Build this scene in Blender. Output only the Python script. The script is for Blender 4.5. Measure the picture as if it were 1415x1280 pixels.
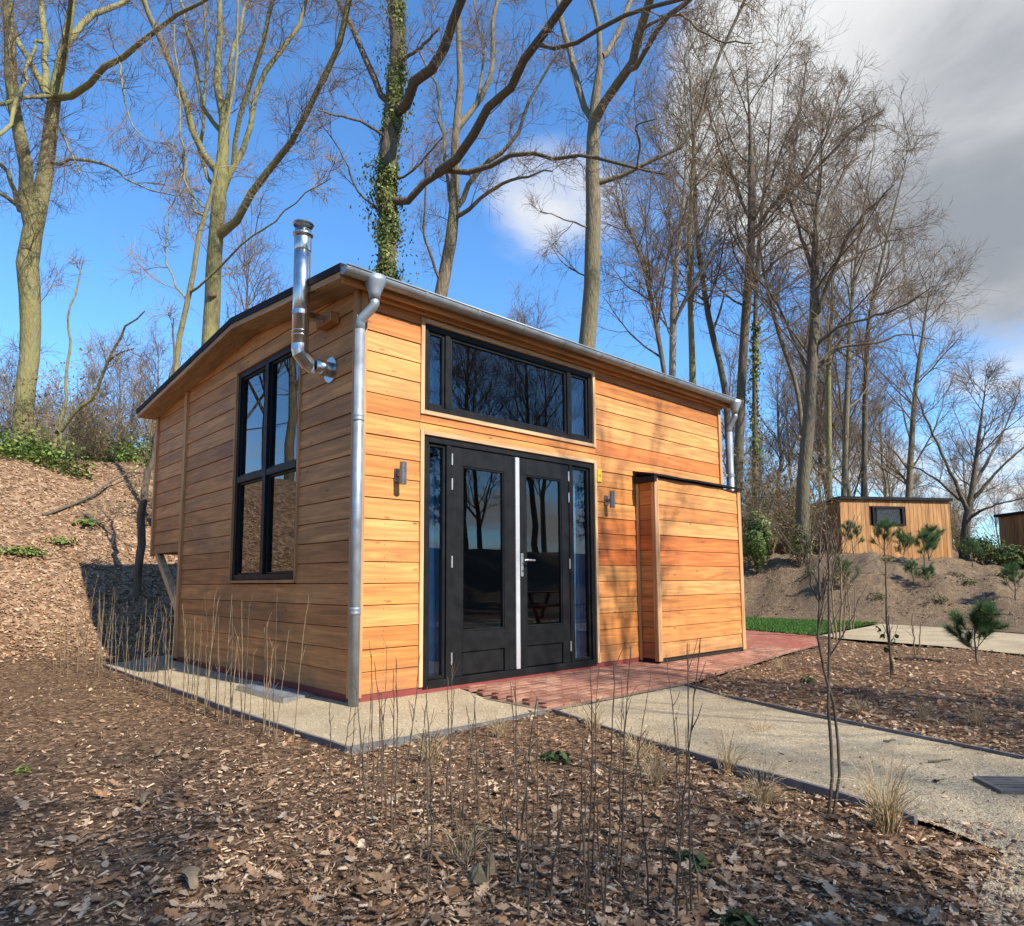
import bpy, math, random
import numpy as np
from mathutils import Vector, Matrix, Euler
for o in list(bpy.data.objects): bpy.data.objects.remove(o)
S = bpy.context.scene
COL = S.collection
rng = np.random.default_rng(11)
random.seed(11)

# ------------------------------------------------------------------ camera
CF = 943.18; CX = 723.98; CY = 704.72; W0 = 1415.0; H0 = 1280.0
CR = np.array([0.72337494, -0.69041223, -0.00772269])
CU = np.array([-0.06594623, -0.08021988, 0.99459332])
CFW = np.array([0.6872989, 0.7189546, 0.10355914])
CC = np.array([-2.93863, -5.12878, 0.93522])
cd = bpy.data.cameras.new("camera"); cam = bpy.data.objects.new("camera", cd); COL.objects.link(cam)
m = Matrix.Identity(4)
for i in range(3):
    m[i][0] = CR[i]; m[i][1] = CU[i]; m[i][2] = -CFW[i]; m[i][3] = CC[i]
cam.matrix_world = m
cd.sensor_fit = 'HORIZONTAL'; cd.sensor_width = 36; cd.lens = CF / W0 * 36
cd.shift_x = -(CX - W0 / 2) / W0; cd.shift_y = (CY - H0 / 2) / W0
cd.clip_end = 3000; cd.clip_start = 0.05
S.camera = cam
S.render.resolution_x = 1024; S.render.resolution_y = 926
# ------------------------------------------------------------------ light
SUN = Vector((0.05, -1.0, 0.86)).normalized()
sl = bpy.data.lights.new("sun", 'SUN'); sl.energy = 5.0; sl.angle = math.radians(0.53); sl.color = (1.0, 0.92, 0.80)
so = bpy.data.objects.new("sun", sl); COL.objects.link(so)
so.rotation_euler = (-SUN).to_track_quat('-Z', 'Y').to_euler(); so.location = (0, -30, 40)
S.view_settings.view_transform = 'Standard'; S.view_settings.look = 'None'
S.view_settings.exposure = 0.6; S.view_settings.gamma = 1.0; S.view_settings.use_curve_mapping = False
S.render.engine = 'CYCLES'
S.cycles.max_bounces = 8; S.cycles.transparent_max_bounces = 12; S.cycles.caustics_reflective = False; S.cycles.caustics_refractive = False

def pray(u, v):
    return CFW + CR * (u - CX) / CF - CU * (v - CY) / CF
def P(u, v, D):
    return CC + pray(u, v) * D
def onz(u, v, z):
    d = pray(u, v); return CC + d * ((z - CC[2]) / d[2])

def world():
    w = bpy.data.worlds.new("World"); S.world = w; w.use_nodes = True
    nt = w.node_tree; N = nt.nodes; L = nt.links; N.clear()
    out = N.new('ShaderNodeOutputWorld'); bg = N.new('ShaderNodeBackground'); bg.inputs[1].default_value = 0.125
    sky = N.new('ShaderNodeTexSky'); sky.sky_type = 'NISHITA'; sky.sun_disc = False
    sky.sun_elevation = math.asin(SUN.z); sky.sun_rotation = math.atan2(SUN.x, SUN.y)
    sky.altitude = 50; sky.air_density = 1.0; sky.dust_density = 0.2; sky.ozone_density = 3.0
    tc = N.new('ShaderNodeTexCoord')
    nrm = N.new('ShaderNodeVectorMath'); nrm.operation = 'NORMALIZE'; L.new(tc.outputs['Generated'], nrm.inputs[0])
    sep = N.new('ShaderNodeSeparateXYZ'); L.new(nrm.outputs[0], sep.inputs[0])
    def mth(op, a, b=None, c=None, clamp=False):
        n = N.new('ShaderNodeMath'); n.operation = op; n.use_clamp = clamp
        for i, x in enumerate((a, b, c)):
            if x is None: continue
            if isinstance(x, (int, float)): n.inputs[i].default_value = x
            else: L.new(x, n.inputs[i])
        return n.outputs[0]
    zz = mth('ADD', mth('MAXIMUM', sep.outputs[2], 0.0), 0.22)
    pv = N.new('ShaderNodeCombineXYZ'); L.new(mth('DIVIDE', sep.outputs[0], zz), pv.inputs[0]); L.new(mth('DIVIDE', sep.outputs[1], zz), pv.inputs[1])
    def noise(scale, det, off, dist=0.0):
        mp = N.new('ShaderNodeVectorMath'); mp.operation = 'ADD'; mp.inputs[1].default_value = off; L.new(pv.outputs[0], mp.inputs[0])
        n = N.new('ShaderNodeTexNoise'); n.inputs['Scale'].default_value = scale; n.inputs['Detail'].default_value = det
        n.inputs['Roughness'].default_value = 0.55; n.inputs['Distortion'].default_value = dist
        L.new(mp.outputs[0], n.inputs['Vector']); return n.outputs[0]
    n1 = noise(1.15, 8, (3.1, 1.7, 0.0), 0.25)
    def blob(u, v, k0, k1):
        d = pray(u, v); d = d / np.linalg.norm(d)
        dp = N.new('ShaderNodeVectorMath'); dp.operation = 'DOT_PRODUCT'; L.new(nrm.outputs[0], dp.inputs[0]); dp.inputs[1].default_value = tuple(d)
        mr = N.new('ShaderNodeMapRange'); mr.interpolation_type = 'SMOOTHSTEP'
        mr.inputs[1].default_value = math.cos(math.radians(k0)); mr.inputs[2].default_value = math.cos(math.radians(k1))
        L.new(dp.outputs['Value'], mr.inputs[0]); return mr.outputs[0]
    # one cloud bank stands to the right of the wood, a thinner veil beside it; loose clouds elsewhere
    b4 = blob(1400, 240, 16, 2); b1 = blob(1400, 40, 23, 7); b2 = blob(1120, 70, 13, 2); b3 = blob(760, 285, 7, 1)
    low = N.new('ShaderNodeMapRange'); low.interpolation_type = 'SMOOTHSTEP'; low.inputs[1].default_value = 0.30; low.inputs[2].default_value = 0.08
    L.new(sep.outputs[2], low.inputs[0])
    n2 = noise(2.6, 7, (8.3, 2.2, 1.0), 0.3)
    dens = mth('ADD', mth('MULTIPLY', n1, 1.0), mth('MULTIPLY', b1, 0.47))
    dens = mth('ADD', dens, mth('MULTIPLY', b2, 0.30)); dens = mth('ADD', dens, mth('MULTIPLY', b3, 0.14))
    dens = mth('ADD', dens, mth('MULTIPLY', low.outputs[0], mth('MULTIPLY', n2, 0.42)))
    mk = N.new('ShaderNodeMapRange'); mk.interpolation_type = 'SMOOTHSTEP'; mk.inputs[1].default_value = 0.60; mk.inputs[2].default_value = 0.86
    L.new(dens, mk.inputs[0])
    gr = N.new('ShaderNodeMapRange'); gr.interpolation_type = 'SMOOTHSTEP'; gr.inputs[1].default_value = 0.12; gr.inputs[2].default_value = 0.98
    n3 = noise(1.7, 6, (5.3, 9.1, 2.0), 0.4); L.new(mth('ADD', mth('MULTIPLY', b4, 0.72), mth('ADD', mth('MULTIPLY', mth('SUBTRACT', n3, 0.40), 1.25), mth('MULTIPLY', mth('SUBTRACT', n2, 0.5), 0.75))), gr.inputs[0])
    cc = N.new('ShaderNodeMix'); cc.data_type = 'RGBA'; cc.inputs[6].default_value = (4.9, 4.95, 5.0, 1); cc.inputs[7].default_value = (1.85, 2.0, 2.25, 1)
    L.new(gr.outputs[0], cc.inputs[0])
    tint = N.new('ShaderNodeMix'); tint.data_type = 'RGBA'; tint.blend_type = 'MULTIPLY'; tint.inputs[0].default_value = 1.0
    tint.inputs[7].default_value = (0.76, 1.2, 1.52, 1); L.new(sky.outputs[0], tint.inputs[6])
    mx = N.new('ShaderNodeMix'); mx.data_type = 'RGBA'
    L.new(mk.outputs[0], mx.inputs[0]); L.new(tint.outputs[2], mx.inputs[6]); L.new(cc.outputs[2], mx.inputs[7])
    L.new(mx.outputs[2], bg.inputs[0]); L.new(bg.outputs[0], out.inputs[0])
world()

# ------------------------------------------------------------------ helpers
class MB:
    def __init__(s): s.v = []; s.f = []; s.sm = False
    def add(s, vs, fs):
        b = len(s.v); s.v += [tuple(map(float, p)) for p in vs]; s.f += [tuple(b + i for i in f) for f in fs]; return s
    def box(s, x0, x1, y0, y1, z0, z1):
        return s.add([(x0,y0,z0),(x1,y0,z0),(x1,y1,z0),(x0,y1,z0),(x0,y0,z1),(x1,y0,z1),(x1,y1,z1),(x0,y1,z1)],
                     [(0,3,2,1),(4,5,6,7),(0,1,5,4),(1,2,6,5),(2,3,7,6),(3,0,4,7)])
    def bbox(s, x0, x1, y0, y1, z0, z1, b=0.004):
        # box with chamfered edges
        X=(x0,x1);Y=(y0,y1);Z=(z0,z1);vs=[];ix={}
        for i in (0,1):
            for j in (0,1):
                for k in (0,1):
                    sx=b*(1-2*i);sy=b*(1-2*j);sz=b*(1-2*k)
                    for a,p in enumerate(((X[i],Y[j]+sy,Z[k]+sz),(X[i]+sx,Y[j],Z[k]+sz),(X[i]+sx,Y[j]+sy,Z[k]))):
                        ix[i,j,k,a]=len(vs);vs.append(p)
        fs=[]
        def q(l): fs.append(tuple(ix[t] for t in l))
        for i in (0,1): q([(i,0,0,0),(i,1,0,0),(i,1,1,0),(i,0,1,0)])
        for j in (0,1): q([(0,j,0,1),(1,j,0,1),(1,j,1,1),(0,j,1,1)])
        for k in (0,1): q([(0,0,k,2),(1,0,k,2),(1,1,k,2),(0,1,k,2)])
        for i in (0,1):
            for j in (0,1): q([(i,j,0,0),(i,j,1,0),(i,j,1,1),(i,j,0,1)])
        for i in (0,1):
            for k in (0,1): q([(i,0,k,0),(i,1,k,0),(i,1,k,2),(i,0,k,2)])
        for j in (0,1):
            for k in (0,1): q([(0,j,k,1),(1,j,k,1),(1,j,k,2),(0,j,k,2)])
        for i in (0,1):
            for j in (0,1):
                for k in (0,1): q([(i,j,k,0),(i,j,k,1),(i,j,k,2)])
        return s.add(vs,fs)
    def prism(s, poly, f0, f1):
        # poly: 2-D points, f0 / f1 map (a, b) to the near / far 3-D point
        n = len(poly); vs = [f0(*p) for p in poly] + [f1(*p) for p in poly]
        return s.add(vs, [tuple(range(n)), tuple(range(2*n-1, n-1, -1))] + [(i, n+i, n+(i+1)%n, (i+1)%n) for i in range(n)])
    def tube(s, pts, rad, n=12, cap=True):
        pts = np.array(pts, float); k = len(pts)
        rad = np.full(k, rad, float) if np.isscalar(rad) else np.array(rad, float)
        t = np.gradient(pts, axis=0); t /= np.linalg.norm(t, axis=1)[:, None] + 1e-12
        d = pts[-1]-pts[0]; d = d/(np.linalg.norm(d)+1e-9); ref = np.array([1,0,0.]) if abs(d[0]) < .8 else np.array([0,1,0.])
        u = np.cross(t, ref); u /= np.linalg.norm(u, axis=1)[:, None]; v = np.cross(t, u)
        a = np.linspace(0, 2*np.pi, n, endpoint=False)
        ring = pts[:,None,:] + rad[:,None,None]*(u[:,None,:]*np.cos(a)[None,:,None] + v[:,None,:]*np.sin(a)[None,:,None])
        vs = ring.reshape(-1,3); fs = []
        for i in range(k-1):
            for j in range(n): fs.append((i*n+j, i*n+(j+1)%n, (i+1)*n+(j+1)%n, (i+1)*n+j))
        if cap: fs += [tuple(range(n-1,-1,-1)), tuple((k-1)*n+j for j in range(n))]
        return s.add(vs, fs)
    def mesh(s, name, smooth=False):
        me = bpy.data.meshes.new(name); me.from_pydata(s.v, [], s.f); fixn(me)
        if smooth: me.polygons.foreach_set('use_smooth', [True]*len(me.polygons)); 
        return me
import bmesh
def fixn(me):
    bm = bmesh.new(); bm.from_mesh(me); bmesh.ops.recalc_face_normals(bm, faces=bm.faces); bm.to_mesh(me); bm.free(); me.update()
def npmesh(name, V, F, smooth=False):
    # V (n,3), F (m,k) one polygon size
    me = bpy.data.meshes.new(name); V = np.ascontiguousarray(V, np.float32); F = np.ascontiguousarray(F, np.int32)
    k = F.shape[1]; me.vertices.add(len(V)); me.vertices.foreach_set('co', V.ravel())
    me.loops.add(F.size); me.loops.foreach_set('vertex_index', F.ravel())
    me.polygons.add(len(F)); me.polygons.foreach_set('loop_start', np.arange(0, F.size, k, dtype=np.int32))
    me.polygons.foreach_set('loop_total', np.full(len(F), k, np.int32))
    if smooth: me.polygons.foreach_set('use_smooth', np.ones(len(F), bool))
    me.update(calc_edges=True); return me
def vcol(me, cols, name='tint'):
    a = me.color_attributes.new(name, 'FLOAT_COLOR', 'POINT'); c = np.ones((len(me.vertices), 4), np.float32); c[:, :3] = cols
    a.data.foreach_set('color', c.ravel())
def link(name, me, mat=None, parent=None, color=None):
    o = bpy.data.objects.new(name, me); COL.objects.link(o)
    if mat is not None and me is not None and not me.materials: me.materials.append(mat)
    if parent is not None:
        o.parent = parent; off = Vector((0,0,0)); p = parent
        if p.type == 'EMPTY': o.matrix_parent_inverse = p.matrix_basis.inverted() if not p.parent else Matrix.Identity(4)
    if color is not None: o.color = (*color, 1)
    return o
def obj(name, mb, mat, parent=None, color=None, smooth=False):
    return link(name, mb.mesh(name, smooth), mat, parent, color)
def tag(o, label, cat, group=None):
    o['label'] = label; o['category'] = cat
    if group: o['group'] = group
    return o
def empty(name, loc, label=None, cat=None, group=None):
    o = bpy.data.objects.new(name, None); COL.objects.link(o); o.location = loc; o.empty_display_size = 0.1
    if label: tag(o, label, cat, group)
    return o
def struct(o): o['kind'] = 'structure'; return o
def copy_tree(o, parent=None):
    c = o.copy(); COL.objects.link(c); c.parent = parent
    for ch in o.children: copy_tree(ch, c)
    return c

# ------------------------------------------------------------------ materials
class NT:
    def __init__(s, name):
        s.m = bpy.data.materials.new(name); s.m.use_nodes = True; s.nt = s.m.node_tree; s.N = s.nt.nodes; s.L = s.nt.links
        s.b = s.N['Principled BSDF']
    def n(s, t, **k):
        x = s.N.new(t)
        for a, v in k.items(): setattr(x, a, v)
        return x
    def set(s, sock, val):
        if hasattr(val, 'is_linked') or hasattr(val, 'links'): s.L.new(val, sock)
        else: sock.default_value = val
    def math(s, op, a, b=None, clamp=False):
        x = s.n('ShaderNodeMath', operation=op, use_clamp=clamp); s.set(x.inputs[0], a)
        if b is not None: s.set(x.inputs[1], b)
        return x.outputs[0]
    def mix(s, f, a, b, mode='MIX'):
        x = s.n('ShaderNodeMix', data_type='RGBA', blend_type=mode); s.set(x.inputs[0], f)
        s.set(x.inputs[6], a if not isinstance(a, tuple) else (*a, 1)); s.set(x.inputs[7], b if not isinstance(b, tuple) else (*b, 1)); return x.outputs[2]
    def coord(s, kind='Object', scale=(1,1,1), rnd=False):
        tc = s.n('ShaderNodeTexCoord'); o = tc.outputs[kind]
        if rnd:
            oi = s.n('ShaderNodeObjectInfo'); mu = s.n('ShaderNodeVectorMath', operation='SCALE'); mu.inputs[0].default_value = (37.0, 53.0, 71.0); s.L.new(oi.outputs['Random'], mu.inputs[3])
            ad = s.n('ShaderNodeVectorMath', operation='ADD'); s.L.new(o, ad.inputs[0]); s.L.new(mu.outputs[0], ad.inputs[1]); o = ad.outputs[0]
        mp = s.n('ShaderNodeVectorMath', operation='MULTIPLY'); mp.inputs[1].default_value = scale; s.L.new(o, mp.inputs[0]); return mp.outputs[0]
    def noise(s, vec, scale=1, det=4, rough=0.55, dist=0):
        x = s.n('ShaderNodeTexNoise'); x.inputs['Scale'].default_value = scale; x.inputs['Detail'].default_value = det
        x.inputs['Roughness'].default_value = rough; x.inputs['Distortion'].default_value = dist; s.L.new(vec, x.inputs['Vector']); return x.outputs[0]
    def voro(s, vec, scale=1, out='Distance', feature='F1', rand=1):
        x = s.n('ShaderNodeTexVoronoi', feature=feature); x.inputs['Scale'].default_value = scale; x.inputs['Randomness'].default_value = rand
        s.L.new(vec, x.inputs['Vector']); return x.outputs[out]
    def ramp(s, f, stops, interp='LINEAR'):
        x = s.n('ShaderNodeValToRGB'); x.color_ramp.interpolation = interp; e = x.color_ramp.elements
        while len(e) < len(stops): e.new(0.5)
        for i, (p, c) in enumerate(stops): e[i].position = p; e[i].color = (*c, 1) if isinstance(c, tuple) else (c, c, c, 1)
        s.L.new(f, x.inputs[0]); return x.outputs[0]
    def mrange(s, f, a, b, c=0., d=1.):
        x = s.n('ShaderNodeMapRange'); s.L.new(f, x.inputs[0])
        for i, v in enumerate((a, b, c, d)): x.inputs[i+1].default_value = v
        return x.outputs[0]
    def bump(s, h, strength=0.3, dist=0.01):
        x = s.n('ShaderNodeBump'); x.inputs['Strength'].default_value = strength; x.inputs['Distance'].default_value = dist
        s.L.new(h, x.inputs['Height']); s.L.new(x.outputs[0], s.b.inputs['Normal'])
    def fin(s, col=None, rough=None, metal=None, spec=None):
        if col is not None: s.set(s.b.inputs['Base Color'], col if not isinstance(col, tuple) else (*col, 1))
        if rough is not None: s.set(s.b.inputs['Roughness'], rough)
        if metal is not None: s.b.inputs['Metallic'].default_value = metal
        if spec is not None: s.b.inputs['Specular IOR Level'].default_value = spec
        return s.m
def plain(name, col, rough=0.6, metal=0.0, spec=0.5, var=0.12, scale=9.0):
    t = NT(name); v = t.noise(t.coord(), scale, 5)
    f = t.mrange(v, 0.3, 0.7, 1 - var, 1 + var); c = t.mix(1.0, col, f, 'MULTIPLY')
    r = t.mrange(v, 0.3, 0.7, max(0.02, rough - 0.08), min(1, rough + 0.08))
    return t.fin(c, r, metal, spec)
def wood(name, axis=0, usecol=True, col=(0.5, 0.25, 0.1), rough=0.62, weather=0., dirt=False):
    t = NT(name); sc = [70, 70, 70]; sc[axis] = 2.2
    v = t.coord('Object', tuple(sc), True); g = t.noise(v, 1.0, 5, 0.6, 0.4)
    s2 = [11, 11, 11]; s2[axis] = 0.8; g2 = t.noise(t.coord('Object', tuple(s2), True), 1.0, 4, 0.5, 1.6)
    cl = t.noise(t.coord('Object', (1.1, 1.1, 1.1), True), 1.0, 3)
    if usecol: base = t.n('ShaderNodeObjectInfo').outputs['Color']
    else: base = col
    k = t.math('MULTIPLY', t.mrange(g, 0.3, 0.7, 0.80, 1.14), t.mrange(g2, 0.32, 0.68, 0.66, 1.18))
    k = t.math('MULTIPLY', k, t.mrange(cl, 0.3, 0.7, 0.9, 1.08))
    c = t.mix(1.0, base, k, 'MULTIPLY')
    s3 = [6.5, 6.5, 6.5]; s3[axis] = 2.4
    kn = t.voro(t.coord('Object', tuple(s3), True), 1.0); kf = t.mrange(kn, 0.035, 0.11, 0.75, 0.0)
    c = t.mix(kf, c, (0.16, 0.055, 0.02))
    if weather:
        wn = t.noise(t.coord('Object', (.6, .45, .9)), 1.3, 6, 0.65, .5); c = t.mix(t.mrange(wn, .50, .68, 0, weather), c, (0.18, 0.10, 0.05))
    sp = t.n('ShaderNodeSeparateXYZ'); t.L.new(t.coord('Object'), sp.inputs[0]); dz = t.mrange(t.math('ADD', sp.outputs[2], t.math('MULTIPLY', t.noise(t.coord(), 3.5, 6), -.5)), -.28, .02, .45, 0.)
    if dirt: c = t.mix(dz, c, (0.15, 0.10, 0.065))
    if dirt:
        ax = sp.outputs[axis]; fx = t.math('ABSOLUTE', t.math('SUBTRACT', t.math('FRACT', t.math('MULTIPLY', ax, 1 / .58)), .5)); fz = t.math('ABSOLUTE', t.math('SUBTRACT', t.math('ABSOLUTE', t.math('SUBTRACT', t.math('FRACT', t.math('MULTIPLY', sp.outputs[2], 1 / .185)), .5)), .3))
        nail = t.math('MULTIPLY', t.math('LESS_THAN', fx, .0085), t.math('LESS_THAN', fz, .026)); c = t.mix(t.math('MULTIPLY', nail, .75), c, (0.05, 0.035, 0.025))
    t.bump(t.math('ADD', g, t.math('MULTIPLY', g2, 0.5)), 0.12, 0.003)
    return t.fin(c, rough, 0, 0.35)
M = {}
M['board_x'] = wood('cladding_wood_front', 0, weather=.22, dirt=True); M['board_y'] = wood('cladding_wood_side', 1, weather=.6, dirt=True); M['board_z'] = wood('upright_wood', 2)
M['core'] = plain('dark_backing', (0.02, 0.013, 0.01), 0.9)
M['interior'] = plain('interior_wall', (0.10, 0.085, 0.07), 0.8)
M['black'] = plain('black_frame_paint', (0.010, 0.0105, 0.011), 0.5, spec=0.22, var=0.25)
M['roofing'] = plain('black_roofing', (0.015, 0.0155, 0.016), 0.75, spec=0.2, var=0.25)
M['zinc'] = plain('zinc', (0.33, 0.37, 0.40), 0.52, 0.6, var=0.22, scale=6)
M['steel'] = plain('polished_steel', (0.58, 0.585, 0.59), 0.24, 1.0, var=0.06)
M['alu'] = plain('brushed_aluminium', (0.55, 0.55, 0.54), 0.35, 0.7, var=0.08)
M['strip'] = plain('pale_grey_strip', (0.52, 0.53, 0.53), 0.45, 0.2, var=0.05)
M['lampm'] = plain('dark_lamp_metal', (0.27, 0.25, 0.235), 0.3, 0.85, var=0.1)
M['curtain'] = plain('blue_curtain', (0.24, 0.47, 0.74), 0.9, var=0.1)
M['redbase'] = plain('red_base_sheet', (0.22, 0.045, 0.035), 0.7)
M['yellow'] = plain('yellow_sign', (0.75, 0.52, 0.03), 0.45, var=0.05)
M['ink'] = plain('sign_ink', (0.05, 0.04, 0.02), 0.6)
M['edging'] = plain('grey_edging', (0.125, 0.125, 0.125), 0.55, var=0.25)
M['plate'] = plain('steel_plate', (0.42, 0.46, 0.50), 0.38, 0.8, var=0.15)
M['iron'] = plain('grate_iron', (0.15, 0.148, 0.145), 0.55, 0.5, var=0.3)
def glass_mat():
    t = NT('window_glass'); N = t.N; N.remove(t.b)
    tr = t.n('ShaderNodeBsdfTransparent'); tr.inputs[0].default_value = (0.78, 0.82, 0.82, 1)
    gl = t.n('ShaderNodeBsdfGlossy'); gl.inputs['Roughness'].default_value = 0.0; gl.inputs[0].default_value = (0.95, 0.97, 1, 1)
    fr = t.n('ShaderNodeFresnel'); fr.inputs[0].default_value = 1.62
    bp = t.n('ShaderNodeBump'); bp.inputs['Strength'].default_value = 0.004; bp.inputs['Distance'].default_value = 0.01
    t.L.new(t.noise(t.coord(), 2.2, 1), bp.inputs['Height']); t.L.new(bp.outputs[0], gl.inputs['Normal'])
    gm = t.n('ShaderNodeNewGeometry'); f = t.math('MULTIPLY', t.math('MULTIPLY', fr.outputs[0], 1.3, True), t.math('SUBTRACT', 1.0, gm.outputs['Backfacing']))
    ms = t.n('ShaderNodeMixShader'); t.L.new(f, ms.inputs[0]); t.L.new(tr.outputs[0], ms.inputs[1]); t.L.new(gl.outputs[0], ms.inputs[2])
    t.L.new(ms.outputs[0], N['Material Output'].inputs[0]); return t.m
M['glass'] = glass_mat()
def bark(name, c1, c2, c3, moss=0.5):
    t = NT(name); v = t.coord('Object', (7, 7, 1.6)); n = t.noise(v, 3.0, 7, 0.65, 0.6)
    n2 = t.noise(t.coord('Object', (1, 1, 0.5)), 1.1, 4); vo = t.voro(t.coord('Object', (22, 22, 5)), 1.0)
    c = t.ramp(n, [(0.3, c1), (0.62, c2)]); c = t.mix(t.mrange(n2, 0.5 - 0.25 * moss, 0.75 - 0.2 * moss, 0, 0.75), c, c3)
    t.bump(t.math('ADD', n, t.math('MULTIPLY', vo, 0.7)), 0.7, 0.03); return t.fin(c, 0.9, 0, 0.2)
M['bark_green'] = bark('greenish_bark', (0.125, 0.105, 0.06), (0.30, 0.26, 0.15), (0.26, 0.25, 0.095), 0.7)
M['bark_grey'] = bark('grey_bark', (0.10, 0.08, 0.055), (0.26, 0.21, 0.14), (0.20, 0.185, 0.10), 0.35)
M['bark_dark'] = bark('dark_bark', (0.075, 0.058, 0.045), (0.19, 0.15, 0.115), (0.15, 0.145, 0.08), 0.4)
M['bark_birch'] = bark('birch_bark', (0.16, 0.14, 0.11), (0.42, 0.39, 0.33), (0.30, 0.29, 0.2), 0.3)
M['twig'] = plain('twig_bark', (0.215, 0.155, 0.10), 0.85, spec=0.2, var=0.35, scale=1.2)
M['twig_light'] = plain('pale_twig_bark', (0.27, 0.205, 0.125), 0.85, spec=0.2, var=0.35, scale=1.2)
M['stem'] = plain('stem_bark', (0.12, 0.092, 0.066), 0.75, spec=0.3, var=0.4, scale=14)
M['stem_tan'] = plain('dry_stem', (0.235, 0.175, 0.11), 0.8, spec=0.2, var=0.3, scale=14)
def leafm(name, tintattr=True, rough=0.65, trans=0.25):
    t = NT(name); a = t.n('ShaderNodeAttribute', attribute_name='tint').outputs['Color']
    n = t.noise(t.coord(), 60, 2); c = t.mix(1.0, a, t.mrange(n, 0.3, 0.7, 0.8, 1.2), 'MULTIPLY')
    t.fin(c, rough, 0, 0.3)
    if trans:
        tl = t.n('ShaderNodeBsdfTranslucent'); t.L.new(c, tl.inputs[0]); ms = t.n('ShaderNodeMixShader'); ms.inputs[0].default_value = trans
        t.L.new(t.b.outputs[0], ms.inputs[1]); t.L.new(tl.outputs[0], ms.inputs[2]); t.L.new(ms.outputs[0], t.N['Material Output'].inputs[0])
    return t.m
M['leaf'] = leafm('tinted_leaf'); M['chip'] = leafm('bark_chip', rough=0.85, trans=0)
M['drygrass'] = leafm('dry_grass', rough=0.7, trans=0.2)
def gravel():
    t = NT('sandy_grit'); v = t.coord(); n = t.noise(v, 1.6, 5); f = t.voro(v, 130, 'Color'); vd = t.voro(v, 130); n3 = t.noise(v, 420, 2)
    g = t.n('ShaderNodeRGBToBW'); t.L.new(f, g.inputs[0])
    c = t.ramp(g.outputs[0], [(0.1, (0.27, 0.205, 0.12)), (0.45, (0.47, 0.38, 0.24)), (0.9, (0.64, 0.54, 0.37))])
    c = t.mix(t.mrange(n, 0.40, 0.62, 0, 0.6), c, (0.31, 0.24, 0.15))
    t.bump(t.math('ADD', vd, t.math('MULTIPLY', n3, 0.6)), 0.6, 0.01); return t.fin(c, 0.95, 0, 0.2)
M['gravel'] = gravel()
def ground():
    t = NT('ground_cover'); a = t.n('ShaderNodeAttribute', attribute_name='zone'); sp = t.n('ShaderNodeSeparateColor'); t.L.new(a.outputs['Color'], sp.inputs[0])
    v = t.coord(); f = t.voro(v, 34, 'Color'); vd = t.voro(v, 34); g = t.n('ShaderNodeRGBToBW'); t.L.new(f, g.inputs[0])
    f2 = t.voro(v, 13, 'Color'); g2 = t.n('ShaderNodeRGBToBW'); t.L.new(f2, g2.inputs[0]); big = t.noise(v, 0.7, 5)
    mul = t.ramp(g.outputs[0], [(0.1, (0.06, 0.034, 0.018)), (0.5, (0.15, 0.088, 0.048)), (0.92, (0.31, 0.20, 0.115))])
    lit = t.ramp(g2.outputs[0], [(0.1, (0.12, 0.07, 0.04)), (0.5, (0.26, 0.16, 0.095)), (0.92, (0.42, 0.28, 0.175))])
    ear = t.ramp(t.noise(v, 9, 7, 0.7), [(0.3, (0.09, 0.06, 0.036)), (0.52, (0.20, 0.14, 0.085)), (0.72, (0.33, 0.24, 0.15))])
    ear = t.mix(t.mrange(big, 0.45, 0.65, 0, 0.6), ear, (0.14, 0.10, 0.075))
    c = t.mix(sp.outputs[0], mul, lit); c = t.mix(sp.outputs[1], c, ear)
    t.bump(t.math('ADD', vd, t.noise(v, 60, 4)), 0.9, 0.02); return t.fin(c, 0.95, 0, 0.15)
M['ground'] = ground()
def brickm():
    t = NT('paving_brick'); oi = t.n('ShaderNodeObjectInfo'); v = t.coord('Object', (1, 1, 1), True); n = t.noise(v, 16, 5); n2 = t.noise(t.coord(), 1.6, 3)
    c = t.mix(1.0, oi.outputs['Color'], t.mrange(n, 0.3, 0.7, 0.7, 1.2), 'MULTIPLY'); c = t.mix(t.mrange(n2, 0.5, 0.7, 0, 0.6), c, (0.36, 0.24, 0.155))
    t.bump(n, 0.3, 0.004); return t.fin(c, 0.85, 0, 0.3)
M['brick'] = brickm()
M['joint'] = plain('joint_sand', (0.20, 0.13, 0.09), 0.95, var=0.3, scale=30)
M['lawn'] = plain('lawn_soil', (0.035, 0.075, 0.015), 0.9, var=0.3)
M['plank_far'] = wood('cabin_plank', 2, True)
M['red_paint'] = plain('red_brown_paint', (0.25, 0.05, 0.03), 0.6)
# ------------------------------------------------------------------ terrain
def sstep(a, b, x):
    t = np.clip((x - a) / (b - a), 0, 1); return t * t * (3 - 2 * t)
def softplus(d, k): return np.logaddexp(0, d / k) * k
def vnoise(x, y, f, seed=0):
    r = np.random.default_rng(seed); s = 0
    for i in range(7):
        a = r.uniform(0, 6.28); ff = f * r.uniform(0.6, 1.7); s = s + np.sin((x * np.cos(a) + y * np.sin(a)) * ff + r.uniform(0, 6.28))
    return s / 4.0
def inpoly(x, y, poly):
    x = np.asarray(x, float); y = np.asarray(y, float); r = np.zeros(np.broadcast(x, y).shape, bool); n = len(poly)
    for i in range(n):
        x0, y0 = poly[i]; x1, y1 = poly[(i + 1) % n]
        if y0 == y1: continue
        c = ((y0 > y) != (y1 > y)) & (x < (x1 - x0) * (y - y0) / (y1 - y0) + x0); r ^= c
    return r
STRIP = [(-0.70, -1.20), (1.12, -1.20), (1.12, 0.1), (0.0, 0.1), (0.0, 4.7), (0.3, 5.3), (-0.55, 5.3), (-0.70, 5.0)]
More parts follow.
